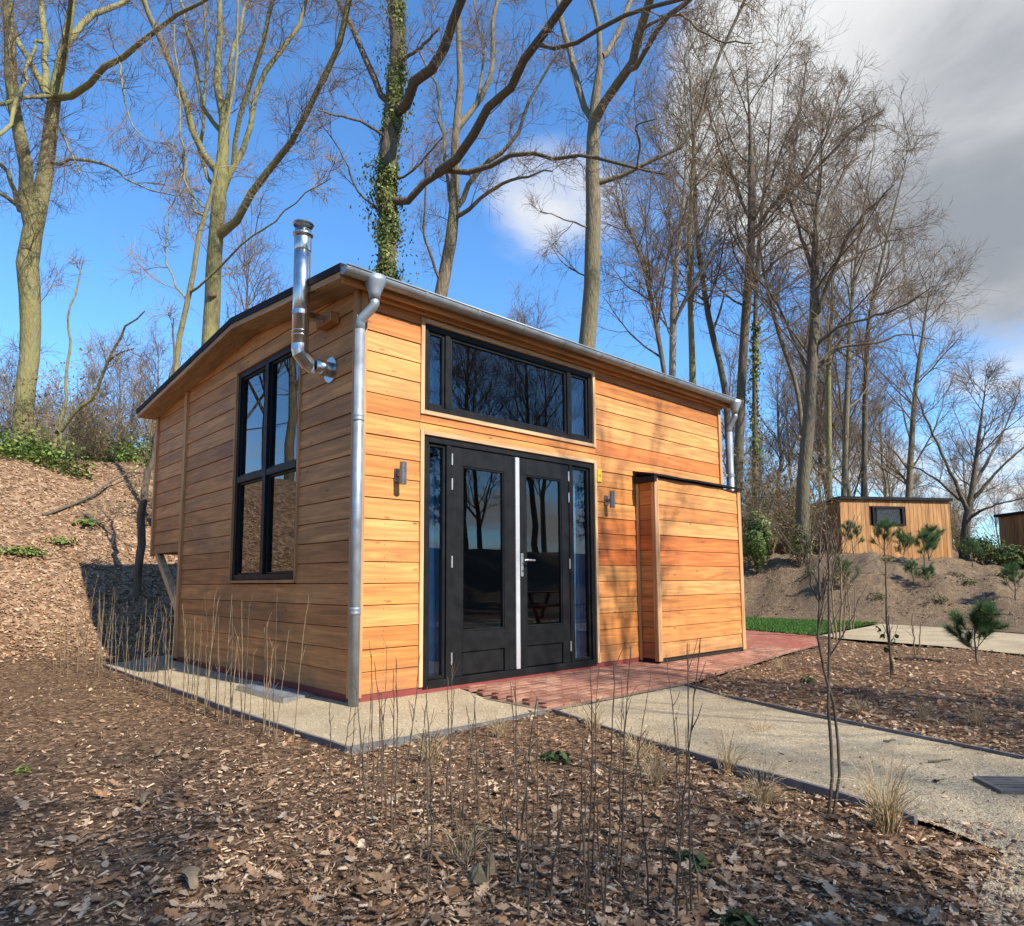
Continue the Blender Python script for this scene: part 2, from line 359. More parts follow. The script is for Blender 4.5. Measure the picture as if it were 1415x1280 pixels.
PATH = [(1.06, -1.25), (0.80, -2.2), (0.58, -3.06), (0.49, -3.69), (0.37, -4.18), (0.22, -4.43), (-0.05, -4.43), (-0.33, -4.46), (-0.75, -4.72), (-1.6, -6.4), (-2.4, -9), (2.0, -9), (1.6, -6), (1.89, -4.19), (2.34, -2.65), (2.62, -1.9), (2.92, -1.25)]
PATHI = [(1.06, -1.25), (0.80, -2.2), (0.58, -3.06), (0.53, -3.69), (0.48, -4.22), (0.3, -4.55), (-0.03, -4.58), (-0.3, -4.62), (-0.6, -4.85), (-1.4, -6.4), (-2.2, -9), (2.0, -9), (1.6, -6), (1.89, -4.19), (2.34, -2.65), (2.62, -1.9), (2.92, -1.25)]
BRICK = [(1.04, -1.24), (3.0, -1.23), (4.6, -0.98), (6.2, -0.70), (7.9, -0.48), (9.5, 0.3), (10.1, 2.1), (10.2, 5.0), (6.0, 5.0), (6.0, 0.12), (1.1, 0.12)]
LAWN = [(9.62, 0.38), (13.9, 0.75), (14.2, 5.2), (10.3, 5.2), (10.2, 2.1)]
ROAD = [(9.3, -0.2), (8.9, -1.85), (8.3, -3.05), (7.0, -5.5), (6.0, -9), (10, -9), (11.6, -5), (12.3, -2.3), (13.2, -0.8), (13.75, 0.6), (9.75, 0.28)]
HARD = [STRIP, PATH, BRICK, LAWN, ROAD]
def hgt(x, y, fine=True):
    x = np.asarray(x, float); y = np.asarray(y, float)
    d = y - (6.1 - 0.06 * np.clip(x, 0, 30)); cap = 3.95 + 0.05 * np.clip(d - 7, 0, 80); b = 0.62 * softplus(d, 0.35)
    bank = -0.4 * np.logaddexp(-b / 0.4, -cap / 0.4) + 0.4 * np.log1p(np.exp(-cap / 0.4))
    d2 = -x - 7.0 + 0.1 * vnoise(x, y, .5, 3); b2 = 0.5 * softplus(d2, 0.4); bank2 = -0.4 * np.logaddexp(-b2 / 0.4, -3.2 / 0.4)
    md = (sstep(13.7, 17.6, x + 0.35 * vnoise(x, y, 0.9, 5)) * 1.76 + sstep(26, 45, x) * 0.8) * (0.45 + 0.55 * sstep(-2.5, 3.0, y))
    d3 = -16.0 - y; b3 = 0.35 * softplus(d3, 0.6); bank3 = -0.4 * np.logaddexp(-b3 / 0.4, -3.0 / 0.4)
    big = np.maximum(np.maximum(bank, bank2), np.maximum(md, bank3)); big = np.maximum(big, 0)
    w = np.clip(big / 0.6, 0, 1); h = -0.112 + big
    h = h + w * (0.10 * vnoise(x, y, 0.8, 1) + 0.05 * vnoise(x, y, 2.3, 2) + 0.025 * vnoise(x, y, 6.0, 7))
    h = h + (1 - w) * (0.016 * vnoise(x, y, 1.7, 4) + 0.008 * vnoise(x, y, 5.0, 6))
    mm = sstep(13.5, 15, x) * sstep(-8, -3, y) * (1 - sstep(6, 8, y)); h = h + mm * w * (0.10 * vnoise(x, y, 3.1, 8) + 0.07 * vnoise(x, y, 6.5, 9) + .04 * vnoise(x, y, 13, 12))
    hard = np.zeros(h.shape, bool)
    for p in (STRIP, PATHI, BRICK, LAWN, ROAD): hard |= inpoly(x, y, p)
    hard |= (x > 0) & (x < 6) & (y > 0) & (y < 4.6)
    return np.where(hard, np.minimum(h, -0.16), h)
def hz(x, y): return float(hgt(np.array([x]), np.array([y]))[0])
def terrain():
    def axis(lo, hi, a, b, fine, growth):
        c = list(np.arange(a, b, fine)); s = fine; x = c[-1]
        while x < hi: s *= growth; x += s; c.append(x)
        s = fine; x = a; l = []
        while x > lo: s *= growth; x -= s; l.append(x)
        return np.array(l[::-1] + c)
    xs = axis(-500, 500, -5, 9, 0.11, 1.05); ys = axis(-500, 500, -7, 12, 0.11, 1.05)
    X, Y = np.meshgrid(xs, ys); Z = hgt(X, Y); nx, ny = len(xs), len(ys)
    V = np.stack([X, Y, Z], -1).reshape(-1, 3); i = np.arange(nx * ny).reshape(ny, nx)
    F = np.stack([i[:-1, :-1], i[:-1, 1:], i[1:, 1:], i[1:, :-1]], -1).reshape(-1, 4)
    me = npmesh('ground', V, F, True)
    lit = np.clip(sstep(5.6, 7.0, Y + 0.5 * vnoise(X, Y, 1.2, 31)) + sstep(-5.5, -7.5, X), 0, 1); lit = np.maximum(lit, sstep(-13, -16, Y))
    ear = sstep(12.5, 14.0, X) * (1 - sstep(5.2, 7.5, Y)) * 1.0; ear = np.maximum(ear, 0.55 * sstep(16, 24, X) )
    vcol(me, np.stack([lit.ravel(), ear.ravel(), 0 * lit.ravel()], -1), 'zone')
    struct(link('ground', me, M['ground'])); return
terrain()
def sheet(name, poly, z, mat):
    mb = MB(); mb.add([(x, y, z) for x, y in poly], [tuple(range(len(poly)))])
    me = bpy.data.meshes.new(name); me.from_pydata(mb.v, [], mb.f)
    bm = bmesh.new(); bm.from_mesh(me); bmesh.ops.triangulate(bm, faces=bm.faces); bmesh.ops.recalc_face_normals(bm, faces=bm.faces)
    for f in bm.faces:
        if f.normal.z < 0: f.normal_flip()
    bm.to_mesh(me); bm.free(); return struct(link(name, me, mat))
def strip_z(x, y): return -.104 + .045 * (1 - sstep(0, .45, np.maximum(np.maximum(-x, -y), 0)))
def strip_mesh():
    xs = np.arange(-.70, 1.15, .04); ys = np.arange(-1.20, 5.31, .05); X, Y = np.meshgrid(xs, ys); ok = inpoly(X, Y, STRIP); i = np.arange(X.size).reshape(X.shape); F = np.stack([i[:-1, :-1], i[:-1, 1:], i[1:, 1:], i[1:, :-1]], -1).reshape(-1, 4); c = (X[:-1, :-1] + .02).ravel(), (Y[:-1, :-1] + .025).ravel(); F = F[inpoly(c[0], c[1], STRIP)]
    Z = strip_z(X, Y) + .004 * vnoise(X, Y, 5, 15); me = npmesh('gravel_strip', np.stack([X, Y, Z], -1).reshape(-1, 3), F, True); struct(link('gravel_strip', me, M['gravel']))
strip_mesh()
sheet('sand_path', PATH, -0.100, M['gravel']); sheet('sand_road', ROAD, -0.096, M['gravel'])
sheet('lawn', LAWN, -0.092, M['lawn'])
def edging(pts, label):
    mb = MB()
    for (a, b) in zip(pts[:-1], pts[1:]):
        a = np.array(a); b = np.array(b); d = b - a; l = np.linalg.norm(d); d /= l; n = np.array([-d[1], d[0]]) * 0.011
        b = b - d * 0.003
        q = [a - n, b - n, b + n, a + n]; mb.prism([tuple(p) for p in q], lambda x, y: (x, y, -0.3), lambda x, y: (x, y, -0.078 + 0.004 * math.sin(3 * x + 2 * y)))
    o = struct(obj('path_edging', mb, M['edging'])); return o
def dens(pts, n=9):
    out = []
    for a, b in zip(pts[:-1], pts[1:]):
        for i in range(n): t = i / n; out.append((a[0] + (b[0]-a[0])*t + random.uniform(-.006,.006), a[1] + (b[1]-a[1])*t + random.uniform(-.006,.006)))
    return out + [pts[-1]]
edging(dens([(-0.60, 5.35), (-0.72, 4.9), (-0.73, 1.5), (-0.73, -1.22)]) + dens([(-0.72, -1.235), (1.02, -1.25)]), '')
edging(dens([(1.06, -1.27), (0.80, -2.2), (0.58, -3.06), (0.49, -3.69), (0.38, -4.08)], 4), '')
edging(dens([(2.94, -1.27), (2.62, -1.9), (2.34, -2.65), (1.90, -4.19), (1.6, -6)], 4), '')
edging(dens([(13.2, -0.78), (12.3, -2.3), (11.6, -5)], 3), '')
# paving bricks
def pave_z(x, y): return -.086 + .036 * float(np.clip((y + 1.24) / 1.24, 0, 1)) * float(np.clip(7 - x, 0, 1))
def paving():
    base = sheet('brick_paving', BRICK, -0.098, M['joint']); L, Wd, g = 0.205, 0.1, 0.006
    c = []; r = 0; y = -1.3
    while y < 5.0:
        x = 0.8 + (0.1 if r % 2 else 0)
        while x < 10.4:
            if inpoly(x, y, BRICK) and inpoly(x - .1, y, BRICK) and inpoly(x + .1, y, BRICK) and inpoly(x, y - .05, BRICK) and inpoly(x, y + .05, BRICK): c.append((x, y))
            x += L
        y += Wd; r += 1
    c.sort(key=lambda p: (p[0] - CC[0]) ** 2 + (p[1] - CC[1]) ** 2)
    ms = []
    for k in range(4):
        mb = MB(); h = 0.012; mb.bbox(-L/2 + g/2, L/2 - g/2, -Wd/2 + g/2, Wd/2 - g/2, -0.03, 0.0, 0.004); me = mb.mesh('brick'); me.materials.append(M['brick']); ms.append(me)
    pal = [(0.29, 0.125, 0.078), (0.34, 0.155, 0.10), (0.245, 0.105, 0.068), (0.40, 0.21, 0.135), (0.31, 0.14, 0.088)]
    rest = MB()
    for i, (x, y) in enumerate(c):
        z = pave_z(x, y) + random.uniform(-.002, .002)
        if i < 300:
            o = bpy.data.objects.new('brick', ms[i % 4]); COL.objects.link(o); o.parent = base; o.location = (x, y, z)
            o.rotation_euler = (random.uniform(-.01, .01), random.uniform(-.008, .008), random.uniform(-.012, .012)); o.color = (*pal[random.randrange(5)], 1)
        else: rest.bbox(x - L/2 + g/2, x + L/2 - g/2, y - Wd/2 + g/2, y + Wd/2 - g/2, z - .03, z, .004)
    o = obj('brick', rest, M['brick'], base, (0.32, 0.10, 0.065)); o['kind'] = 'stuff'
paving()
def grass_blades(name, poly, n, hh, cols, z0, w=0.006, parent=None):
    p = np.array(poly); pts = []
    while len(pts) < n:
        q = rng.uniform(p.min(0), p.max(0), (n * 2, 2)); q = q[inpoly(q[:, 0], q[:, 1], poly)]; pts += q.tolist()
    q = np.array(pts[:n]); a = rng.uniform(0, 6.28, n); h = hh * rng.uniform(.5, 1.2, n); b = rng.uniform(0, 6.28, n); le = h * rng.uniform(.1, .6, n)
    w = w * rng.uniform(.7, 1.4, n)
    A = np.stack([q[:, 0] - np.cos(a)*w, q[:, 1] - np.sin(a)*w, np.full(n, z0)], -1); B = np.stack([q[:, 0] + np.cos(a)*w, q[:, 1] + np.sin(a)*w, np.full(n, z0)], -1)
    T = np.stack([q[:, 0] + np.cos(b)*le, q[:, 1] + np.sin(b)*le, z0 + h], -1)
    V = np.stack([A, B, T], 1).reshape(-1, 3); F = np.arange(3 * n).reshape(n, 3); me = npmesh(name, V, F)
    c = np.array(cols)[rng.integers(0, len(cols), n)] * rng.uniform(.7, 1.3, (n, 1)); vcol(me, np.repeat(c, 3, 0))
    o = link(name, me, M['leaf'], parent); o['kind'] = 'stuff'; return o
tag(grass_blades('lawn_grass', LAWN, 26000, 0.05, [(0.05, 0.13, 0.02), (0.07, 0.17, 0.03), (0.10, 0.19, 0.04)], -0.094, 0.009), 'short bright green grass of the lawn beside the red paving', 'grass')

# ------------------------------------------------------------------ the cabin
BS = 0.185
cabin = empty('wooden_cabin', (3.0, 2.2, -0.1), 'orange larch clad cabin with black framed glass doors and zinc gutter', 'cabin')
XR = 5.96; YB = 4.51; YE = 5.76
def soff(y):
    return float(np.interp(y, [-0.3, 0, 2.3, 4.5, 6.0], [3.452, 3.48, 3.70, 3.50, 3.345]))
ROOFL = [lambda y: 3.476 + .22 / 2.3 * y, lambda y: 3.696 - .2 / 2.2 * (y - 2.3), lambda y: 3.496 - .155 / 1.5 * (y - 4.5)]
def onY(u, v, y):
    d = pray(u, v); return CC + d * ((y - CC[1]) / d[1])
def onX(u, v, x):
    d = pray(u, v); return CC + d * ((x - CC[0]) / d[0])
PAL = [(0.68, 0.27, 0.074), (0.73, 0.325, 0.10), (0.60, 0.22, 0.056), (0.70, 0.297, 0.088), (0.64, 0.25, 0.066), (0.72, 0.34, 0.112)]
RED = [(0.62, 0.18, 0.042), (0.57, 0.155, 0.038), (0.64, 0.20, 0.05)]
SIDE = [(0.61, 0.265, 0.08), (0.67, 0.30, 0.094), (0.54, 0.225, 0.066), (0.62, 0.285, 0.092)]
def clip_top(poly, f):
    # clip a polygon in (a, z) below the line z = f(a) (roofline, piecewise: split done by caller)
    out = []; n = len(poly)
    for i in range(n):
        p, q = poly[i], poly[(i + 1) % n]; dp = f(p[0]) - p[1]; dq = f(q[0]) - q[1]
        if dp >= 0: out.append(p)
        if (dp > 0) != (dq > 0) and dp != dq: t = dp / (dp - dq); out.append((p[0] + (q[0] - p[0]) * t, p[1] + (q[1] - p[1]) * t))
    return out
def cut(a0, a1, z0, z1, holes):
    R = [(a0, a1, z0, z1)]
    for (h0, h1, k0, k1) in holes:
        N = []
        for (a, b, c, d) in R:
            if b <= h0 or a >= h1 or d <= k0 or c >= k1: N.append((a, b, c, d)); continue
            if a < h0: N.append((a, h0, c, d))
            if b > h1: N.append((h1, b, c, d))
            m0, m1 = max(a, h0), min(b, h1)
            if c < k0: N.append((m0, m1, c, k0))
            if d > k1: N.append((m0, m1, k1, d))
        R = N
    return [r for r in R if r[1] - r[0] > .02 and r[3] - r[2] > .015]
def boards(parent, plane, a0, a1, zlo, zhi, holes, pal, topf=None, redrows=(), side=1, krange=range(0, 21), off=0.0, redmin=-9., joints=0.):
    # plane 'x': front-facing wall at y = off (boards run along x); plane 'y': left-facing wall at x = off
    for k in krange:
        z0, z1 = max(zlo, k * BS), min(zhi, (k + 1) * BS)
        if z1 - z0 < .02: continue
        rowc = pal[random.randrange(len(pal))]
        redc = RED[random.randrange(3)]; spl = [a0, a1] if random.random() > joints else [a0, random.uniform(.35, .8) * (a1 - a0) + a0, a1]
        f = random.uniform(.92, 1.07); jog = random.uniform(-.0015, .0015)
        for (b0, b1, c0, c1) in [r for s0, s1 in zip(spl[:-1], spl[1:]) for r in cut(s0, s1, z0, z1, holes)]:
            poly = [(b0 + .0012, c0 + .0035), (b1 - .0012, c0 + .0035), (b1 - .0012, c1 - .0035), (b0 + .0012, c1 - .0035)]
            if topf:
                for br in (2.3, 4.5):
                    if b0 < br < b1: poly = [poly[0], (br, c0 + .0035), poly[1], poly[2], (br, c1 - .0035), poly[3]]
                for lf in ROOFL: poly = clip_top(poly, lf) if len(poly) > 2 else poly
                if len(poly) < 3: continue
            kz = k * BS; dep = lambda z: .009 * (z - kz) / BS + jog + .002
            mb = MB()
            if plane == 'x': mb.prism(poly, lambda a, z: (a, off + dep(z), z), lambda a, z: (a, off + .022, z))
            else: mb.prism(poly, lambda a, z: (off + dep(z), a, z), lambda a, z: (off + .022, a, z))
            g = f * random.uniform(.96, 1.04)
            obj('board', mb, M['board_x' if plane == 'x' else 'board_y'], parent, tuple(c * g for c in (redc if k in redrows and b0 >= redmin else rowc)))
# openings
WX0, WX1 = 0.692, 3.098; UZ0, UZ1 = 2.525, 3.366; DZ0, DZ1 = -0.03, 2.292
SY0, SY1, SZ0, SZ1 = 1.125, 2.723, 0.966, 3.343
T = 0.042
def wallmesh(name, rects, fn, mat, parent):
    mb = MB()
    for r in rects: fn(mb, r)
    return obj(name, mb, mat, parent)
# front wall: backing with openings, outside boards, inside lining
hf = [(WX0, WX1, UZ0, UZ1), (WX0, WX1, -0.2, DZ1)]
fw = wallmesh('front_wall', cut(0.03, XR - .03, -0.06, 3.47, hf), lambda mb, r: mb.box(r[0], r[1], .024, .13, r[2], r[3]), M['core'], cabin)
hb = [(WX0 - T, WX1 + T, UZ0 - T, UZ1 + T), (WX0 - T, WX1 + T, -0.2, DZ1 + T)]
boards(fw, 'x', 0.075, XR - .06, 0.0, 3.472, hb + [(3.90, 9, -.2, 2.24)], PAL, None, (6, 7, 8, 13), off=0.0, redmin=3.0, joints=.35)
# side wall
def topm(y): return soff(y) - .004
def prism_side(mb, r):
    poly = [(r[0], r[2]), (r[1], r[2]), (r[1], r[3]), (r[0], r[3])]
    for br in (2.3,):
        if r[0] < br < r[1]: poly = [poly[0], (br, r[2]), poly[1], poly[2], (br, r[3]), poly[3]]
    for lf in ROOFL: poly = clip_top(poly, lf) if len(poly) > 2 else poly
    if len(poly) > 2: mb.prism(poly, lambda a, z: (.024, a, z), lambda a, z: (.13, a, z))
sw = wallmesh('side_wall', cut(.131, YB - .03, -0.06, 3.75, [(SY0, SY1, SZ0, SZ1)]), prism_side, M['core'], cabin)
boards(sw, 'y', 0.075, YB - .09, 0.0, 3.8, [(SY0 - .03, SY1 + .03, SZ0 - .03, SZ1 + .03)], SIDE, topm, ())
# rear bay that overhangs the bank
rb = MB(); rb.prism([(YB - .02, 1.40), (YE - .03, 1.40), (YE - .03, soff(YE - .03) - .004), (YB - .02, soff(YB) - .004)], lambda a, z: (.024, a, z), lambda a, z: (XR - .03, a, z))
bay = obj('rear_bay', rb, M['core'], cabin)
boards(bay, 'y', YB + .012, YE - .06, 1.385, 3.8, [], SIDE, topm, ())
def trim(x0, x1, y0, y1, z0, z1, parent, col, ax=2, name='trim', b=.003):
    mb = MB(); mb.bbox(x0, x1, y0, y1, z0, z1, b); return obj(name, mb, M['board_' + 'xyz'[ax]], parent, col)
CT = (0.56, 0.31, 0.135); CP = (0.68, 0.42, 0.22); CS = (0.58, 0.29, 0.115)
trim(-.022, .018, .0, .072, -.02, soff(.03) - .004, cabin, CS, 2, 'corner_post'); trim(.0185, .072, -.02, .02, -.02, 3.474, cabin, CT, 2, 'corner_post')
trim(-.024, .02, YB - .088, YB + .008, -.02, soff(YB) - .006, cabin, CS, 2, 'corner_post')
trim(-.024, .03, YE - .058, YE + .01, 1.33, soff(YE) - .006, cabin, CS, 2, 'corner_post')
trim(XR - .058, XR + .005, -.02, .03, 2.24, 3.474, cabin, CT, 2, 'corner_post')
trim(-.005, XR, YB + .02, YE - .002, 1.36, 1.3995, bay, CS, 1, 'floor_panel')
# strut under the bay
st = MB(); st.prism([(YB + .03, .50), (YB + .03, .64), (5.52, 1.355), (5.64, 1.355)][:2] + [(5.50, 1.356), (5.63, 1.356)], lambda a, z: (.0, a, z), lambda a, z: (.085, a, z))
obj('strut', st, M['board_z'], cabin, CP)
# rear and right walls, floor, ceiling
mb = MB(); mb.box(.03, XR - .03, YB - .13, YB - .021, -.06, 3.49); obj('rear_wall', mb, M['interior'], cabin)
mb = MB(); mb.prism([(.0, -.06), (YE - .03, -.06), (YE - .03, soff(YE) - .01), (2.3, 3.69), (.0, 3.47)], lambda a, z: (XR, a, z), lambda a, z: (XR - .026, a, z)); rw = obj('right_wall', mb, M['interior'], cabin)
mb = MB(); mb.box(.131, XR - .03, .131, YB - .131, -.07, -.03); obj('floor_panel', mb, M['interior'], cabin)
# inner lining of front and side wall
# red sheet at the base
mb = MB(); mb.box(.01, XR, .008, .022, -.14, -.001); mb.box(.008, .0225, .0235, YB - .03, -.14, -.001); obj('base_sheet', mb, M['redbase'], cabin)
# opening trims
def frame_trim(x0, x1, z0, z1, bottom, parent):
    y0, y1 = -.012, .03
    trim(x0 - T, x0 - .001, y0, y1, z0 - (T if bottom else 0), z1 + T, parent, CP, 2, 'window_trim')
    trim(x1 + .001, x1 + T, y0, y1, z0 - (T if bottom else 0), z1 + T, parent, CP, 2, 'window_trim')
    trim(x0 - .0005, x1 + .0005, y0 - .001, y1, z1 + .001, z1 + T - .002, parent, CP, 0, 'window_trim')
    if bottom: trim(x0 - .0005, x1 + .0005, y0 - .001, y1, z0 - T + .002, z0 - .001, parent, CP, 0, 'window_trim')
frame_trim(WX0, WX1, UZ0, UZ1, True, fw); frame_trim(WX0, WX1, 0.0, DZ1, False, fw)
s0 = -.014
trim(s0, .03, SY0 - .03, SY0 - .001, SZ0 - .03, SZ1 + .03, sw, CS, 2, 'window_trim'); trim(s0, .03, SY1 + .001, SY1 + .03, SZ0 - .03, SZ1 + .03, sw, CS, 2, 'window_trim')
trim(s0 - .001, .03, SY0, SY1, SZ1 + .001, SZ1 + .029, sw, CS, 1, 'window_trim'); trim(s0 - .012, .03, SY0 - .02, SY1 + .02, SZ0 - .031, SZ0 - .002, sw, CS, 1, 'window_trim')
# bars helper: frame in the x-z plane or y-z plane
def bars(name, rects, d0, d1, parent, mat='black', plane='x', b=.004):
    mb = MB()
    for (a0, a1, z0, z1) in rects:
        if plane == 'x': mb.bbox(a0, a1, d0, d1, z0, z1, b)
        else: mb.bbox(d0, d1, a0, a1, z0, z1, b)
    return obj(name, mb, M[mat], parent)
def pane(a0, a1, z0, z1, d, parent, plane='x'):
    mb = MB()
    if plane == 'x': mb.box(a0, a1, d, d + .006, z0, z1)
    else: mb.box(d, d + .006, a0, a1, z0, z1)
    return obj('glass_pane', mb, M['glass'], parent)
def rect_frame(a0, a1, z0, z1, w): return [(a0, a0 + w, z0, z1), (a1 - w, a1, z0, z1), (a0 + w, a1 - w, z1 - w, z1), (a0 + w, a1 - w, z0, z0 + w)]
E = .0006
# upper window
uw = bars('upper_window', rect_frame(WX0 + E, WX1 - E, UZ0 + E, UZ1 - E, .055), .012, .10, cabin)
mx1 = float(onY(620.5, 530, .0)[0]); mx2 = float(onY(788, 560, .0)[0])
bars('mullion', [(mx1 - .03, mx1 + .03, UZ0 + .056, UZ1 - .056)], .014, .095, uw); bars('mullion', [(mx2 - .03, mx2 + .03, UZ0 + .056, UZ1 - .056)], .014, .095, uw)
for (a, b) in ((WX0 + .056, mx1 - .031), (mx1 + .031, mx2 - .031), (mx2 + .031, WX1 - .056)):
    bars('sash', rect_frame(a, b, UZ0 + .057, UZ1 - .057, .03), .03, .085, uw); pane(a + .028, b - .028, UZ0 + .085, UZ1 - .085, .05, uw)
# side window
sw2 = bars('side_window', rect_frame(SY0 + E, SY1 - E, SZ0 + E, SZ1 - E, .06), .012, .10, cabin, 'black', 'y')
ym = (SY0 + SY1) / 2; zm = SZ0 + (SZ1 - SZ0) * .475
bars('mullion', [(ym - .04, ym + .04, SZ0 + .061, SZ1 - .061)], .004, .098, sw2, 'black', 'y'); bars('transom', [(SY0 + .061, ym - .041, zm - .035, zm + .035)], .008, .096, sw2, 'black', 'y'); bars('transom', [(ym + .041, SY1 - .061, zm - .035, zm + .035)], .008, .096, sw2, 'black', 'y')
for (a, b) in ((SY0 + .061, ym - .041), (ym + .041, SY1 - .061)):
    for (c, d) in ((SZ0 + .061, zm - .036), (zm + .036, SZ1 - .061)):
        bars('sash', rect_frame(a + E, b - E, c + E, d - E, .022), .035, .085, sw2, 'black', 'y', .003); pane(a + .02, b - .02, c + .02, d - .02, .055, sw2, 'y')
# door set
ds = bars('door_frame', rect_frame(WX0 + E, WX1 - E, DZ0, DZ1 - E, .06)[:3] + [(WX0 + .062, WX1 - .062, DZ0, .045)], .006, .11, cabin)
gx = lambda u: float(onY(u, 780, .01)[0])
ml, mr = gx(621), gx(790); mc = gx(714.8)
bars('mullion', [(ml - .035, ml + .02, .046, DZ1 - .062)], .01, .105, ds); bars('mullion', [(mr - .02, mr + .035, .046, DZ1 - .062)], .01, .105, ds)
for (a, b) in ((WX0 + .062, ml - .036), (mr + .036, WX1 - .062)):
    bars('sash', rect_frame(a, b, .047, DZ1 - .063, .03), .03, .09, ds); pane(a + .028, b - .028, .075, DZ1 - .09, .055, ds)
def leaf(x0, x1, gl, gr, hinge):
    z0, z1 = .048, DZ1 - .064; gz0, gz1 = .46, 2.05
    d = bars('door', [(x0, gl, z0, z1), (gr, x1, z0, z1), (gl, gr, gz1, z1), (gl, gr, z0 + .22, gz0)], .02, .075, ds, 'black', 'x', .003)
    bars('door_panel', [(gl + .0005, gr - .0005, z0, z0 + .2195)], .03, .07, d, 'black', 'x', .012)
    bars('glazing_bead', rect_frame(gl + E, gr - E, gz0 + E, gz1 - E, .016), .026, .07, d, 'black', 'x', .003)
    pane(gl + .014, gr - .014, gz0 + .014, gz1 - .014, .045, d)
    for z in (2.10, 1.86, 1.12, .22):
        mb = MB(); mb.tube([(hinge, .012, z - .055), (hinge, .012, z + .055)], .009, 10); obj('hinge', mb, M['alu'], d, smooth=False)
    return d
gl1, gr1 = gx(640), gx(698); gl2, gr2 = gx(728.5), gx(778)
d1 = leaf(ml + .022, mc - .006, gl1, gr1, ml + .03); d2 = leaf(mc + .006, mr - .022, gl2, gr2, mr - .03)
mb = MB(); mb.bbox(mc - .028, mc + .028, -.004, .0195, .05, DZ1 - .075, .004); obj('cover_strip', mb, M['strip'], ds)
hx = gx(721.5); mb = MB(); mb.bbox(hx - .018, hx + .018, .006, .0195, .98, 1.22, .004)
hd = obj('door_handle', mb, M['alu'], d2)
mb = MB(); mb.tube([(hx, .01, 1.15), (hx, -.035, 1.15), (hx + .012, -.048, 1.15), (hx + .13, -.048, 1.147)], .010, 10); obj('lever', mb, M['alu'], hd, smooth=True)
mb = MB(); mb.tube([(hx, .006, 1.04), (hx, -.002, 1.04)], .009, 10); obj('lock_cylinder', mb, M['iron'], hd)
# curtains
def curtain(x0, x1, z0, z1, y, ph):
    n = 40; xs = np.linspace(x0, x1, n); zs = np.linspace(z0, z1, 12); V = []; 
    for z in zs:
        for i, x in enumerate(xs): V.append((x + .006*math.sin(3*z+i), y + .03 * math.sin(i * .95 + ph) * (1 - .25 * (z - z0) / (z1 - z0)) + .008 * math.sin(2.3 * z + i * .3), z))
    i = np.arange(12 * n).reshape(12, n); F = np.stack([i[:-1, :-1], i[:-1, 1:], i[1:, 1:], i[1:, :-1]], -1).reshape(-1, 4)
    link('curtain', npmesh('curtain', np.array(V), F, True), M['curtain'], cabin)
curtain(.60, 1.07, .0, 2.13, .24, 0.); curtain(.60, 1.04, 2.42, 3.2, .24, 1.); curtain(2.96, 3.34, .0, 2.25, .24, 2.); curtain(2.98, 3.34, 2.42, 3.3, .24, .5)
# lean-to store on the front
LX0, LP, LZ = 3.90, 0.275, 2.185
mb = MB(); mb.box(LX0 + .03, XR - .03, -LP + .024, .0, -.05, LZ - .01); ls = obj('store_box', mb, M['core'], cabin)
boards(ls, 'x', LX0 + .072, XR - .09, 0.0, LZ, [], PAL, None, (6, 7), off=-LP)
for k in range(12):
    z0, z1 = k * BS + .0025, min(LZ, (k + 1) * BS) - .0025; mb = MB(); mb.box(LX0, LX0 + .022, -LP + .052, -.001, z0, z1); c = (PAL + RED)[random.randrange(8)]
    obj('board', mb, M['board_y'], ls, tuple(x * .9 for x in c))
trim(LX0 - .012, LX0 + .05, -LP - .012, -LP + .05, -.03, LZ + .01, ls, CT, 2, 'corner_post'); trim(LX0 + .0505, LX0 + .07, -LP - .010, -LP + .03, -.03, LZ + .01, ls, CP, 2, 'corner_post')
trim(LX0 - .02, LX0 + .0, -.045, -.0015, -.03, LZ + .02, ls, CT, 2, 'trim')
trim(XR - .088, XR - .005, -LP - .012, -LP + .05, -.03, LZ + .01, ls, CT, 2, 'corner_post')
mb = MB(); mb.box(XR - .03, XR - .002, -LP + .051, -.001, -.03, LZ - .005); obj('side_panel', mb, M['board_y'], ls, CT)
xs = np.linspace(LX0 - .06, XR + .03, 30); wob = [.006 * math.sin(4 * x) + .005 * math.sin(9.3 * x + 1) for x in xs]; V = []
for x, w in zip(xs, wob): V += [(x, -LP - .045 + w, LZ + .012 + w * .5), (x, -.002, LZ + .075), (x, -.002, LZ + .10), (x, -LP - .05 + w, LZ + .036 + w * .7)]
F = [(4*i+a, 4*i+(a+1) % 4, 4*i+4+(a+1) % 4, 4*i+4+a) for i in range(29) for a in range(4)] + [(0, 1, 2, 3), (119, 118, 117, 116)]
obj('store_roof', MB().add(V, F), M['roofing'], ls)
mb = MB(); mb.box(LX0 - .055, LX0 - .002, -LP - .04, -.003, LZ - .06, LZ + .01); obj('roofing_flap', mb, M['roofing'], ls)
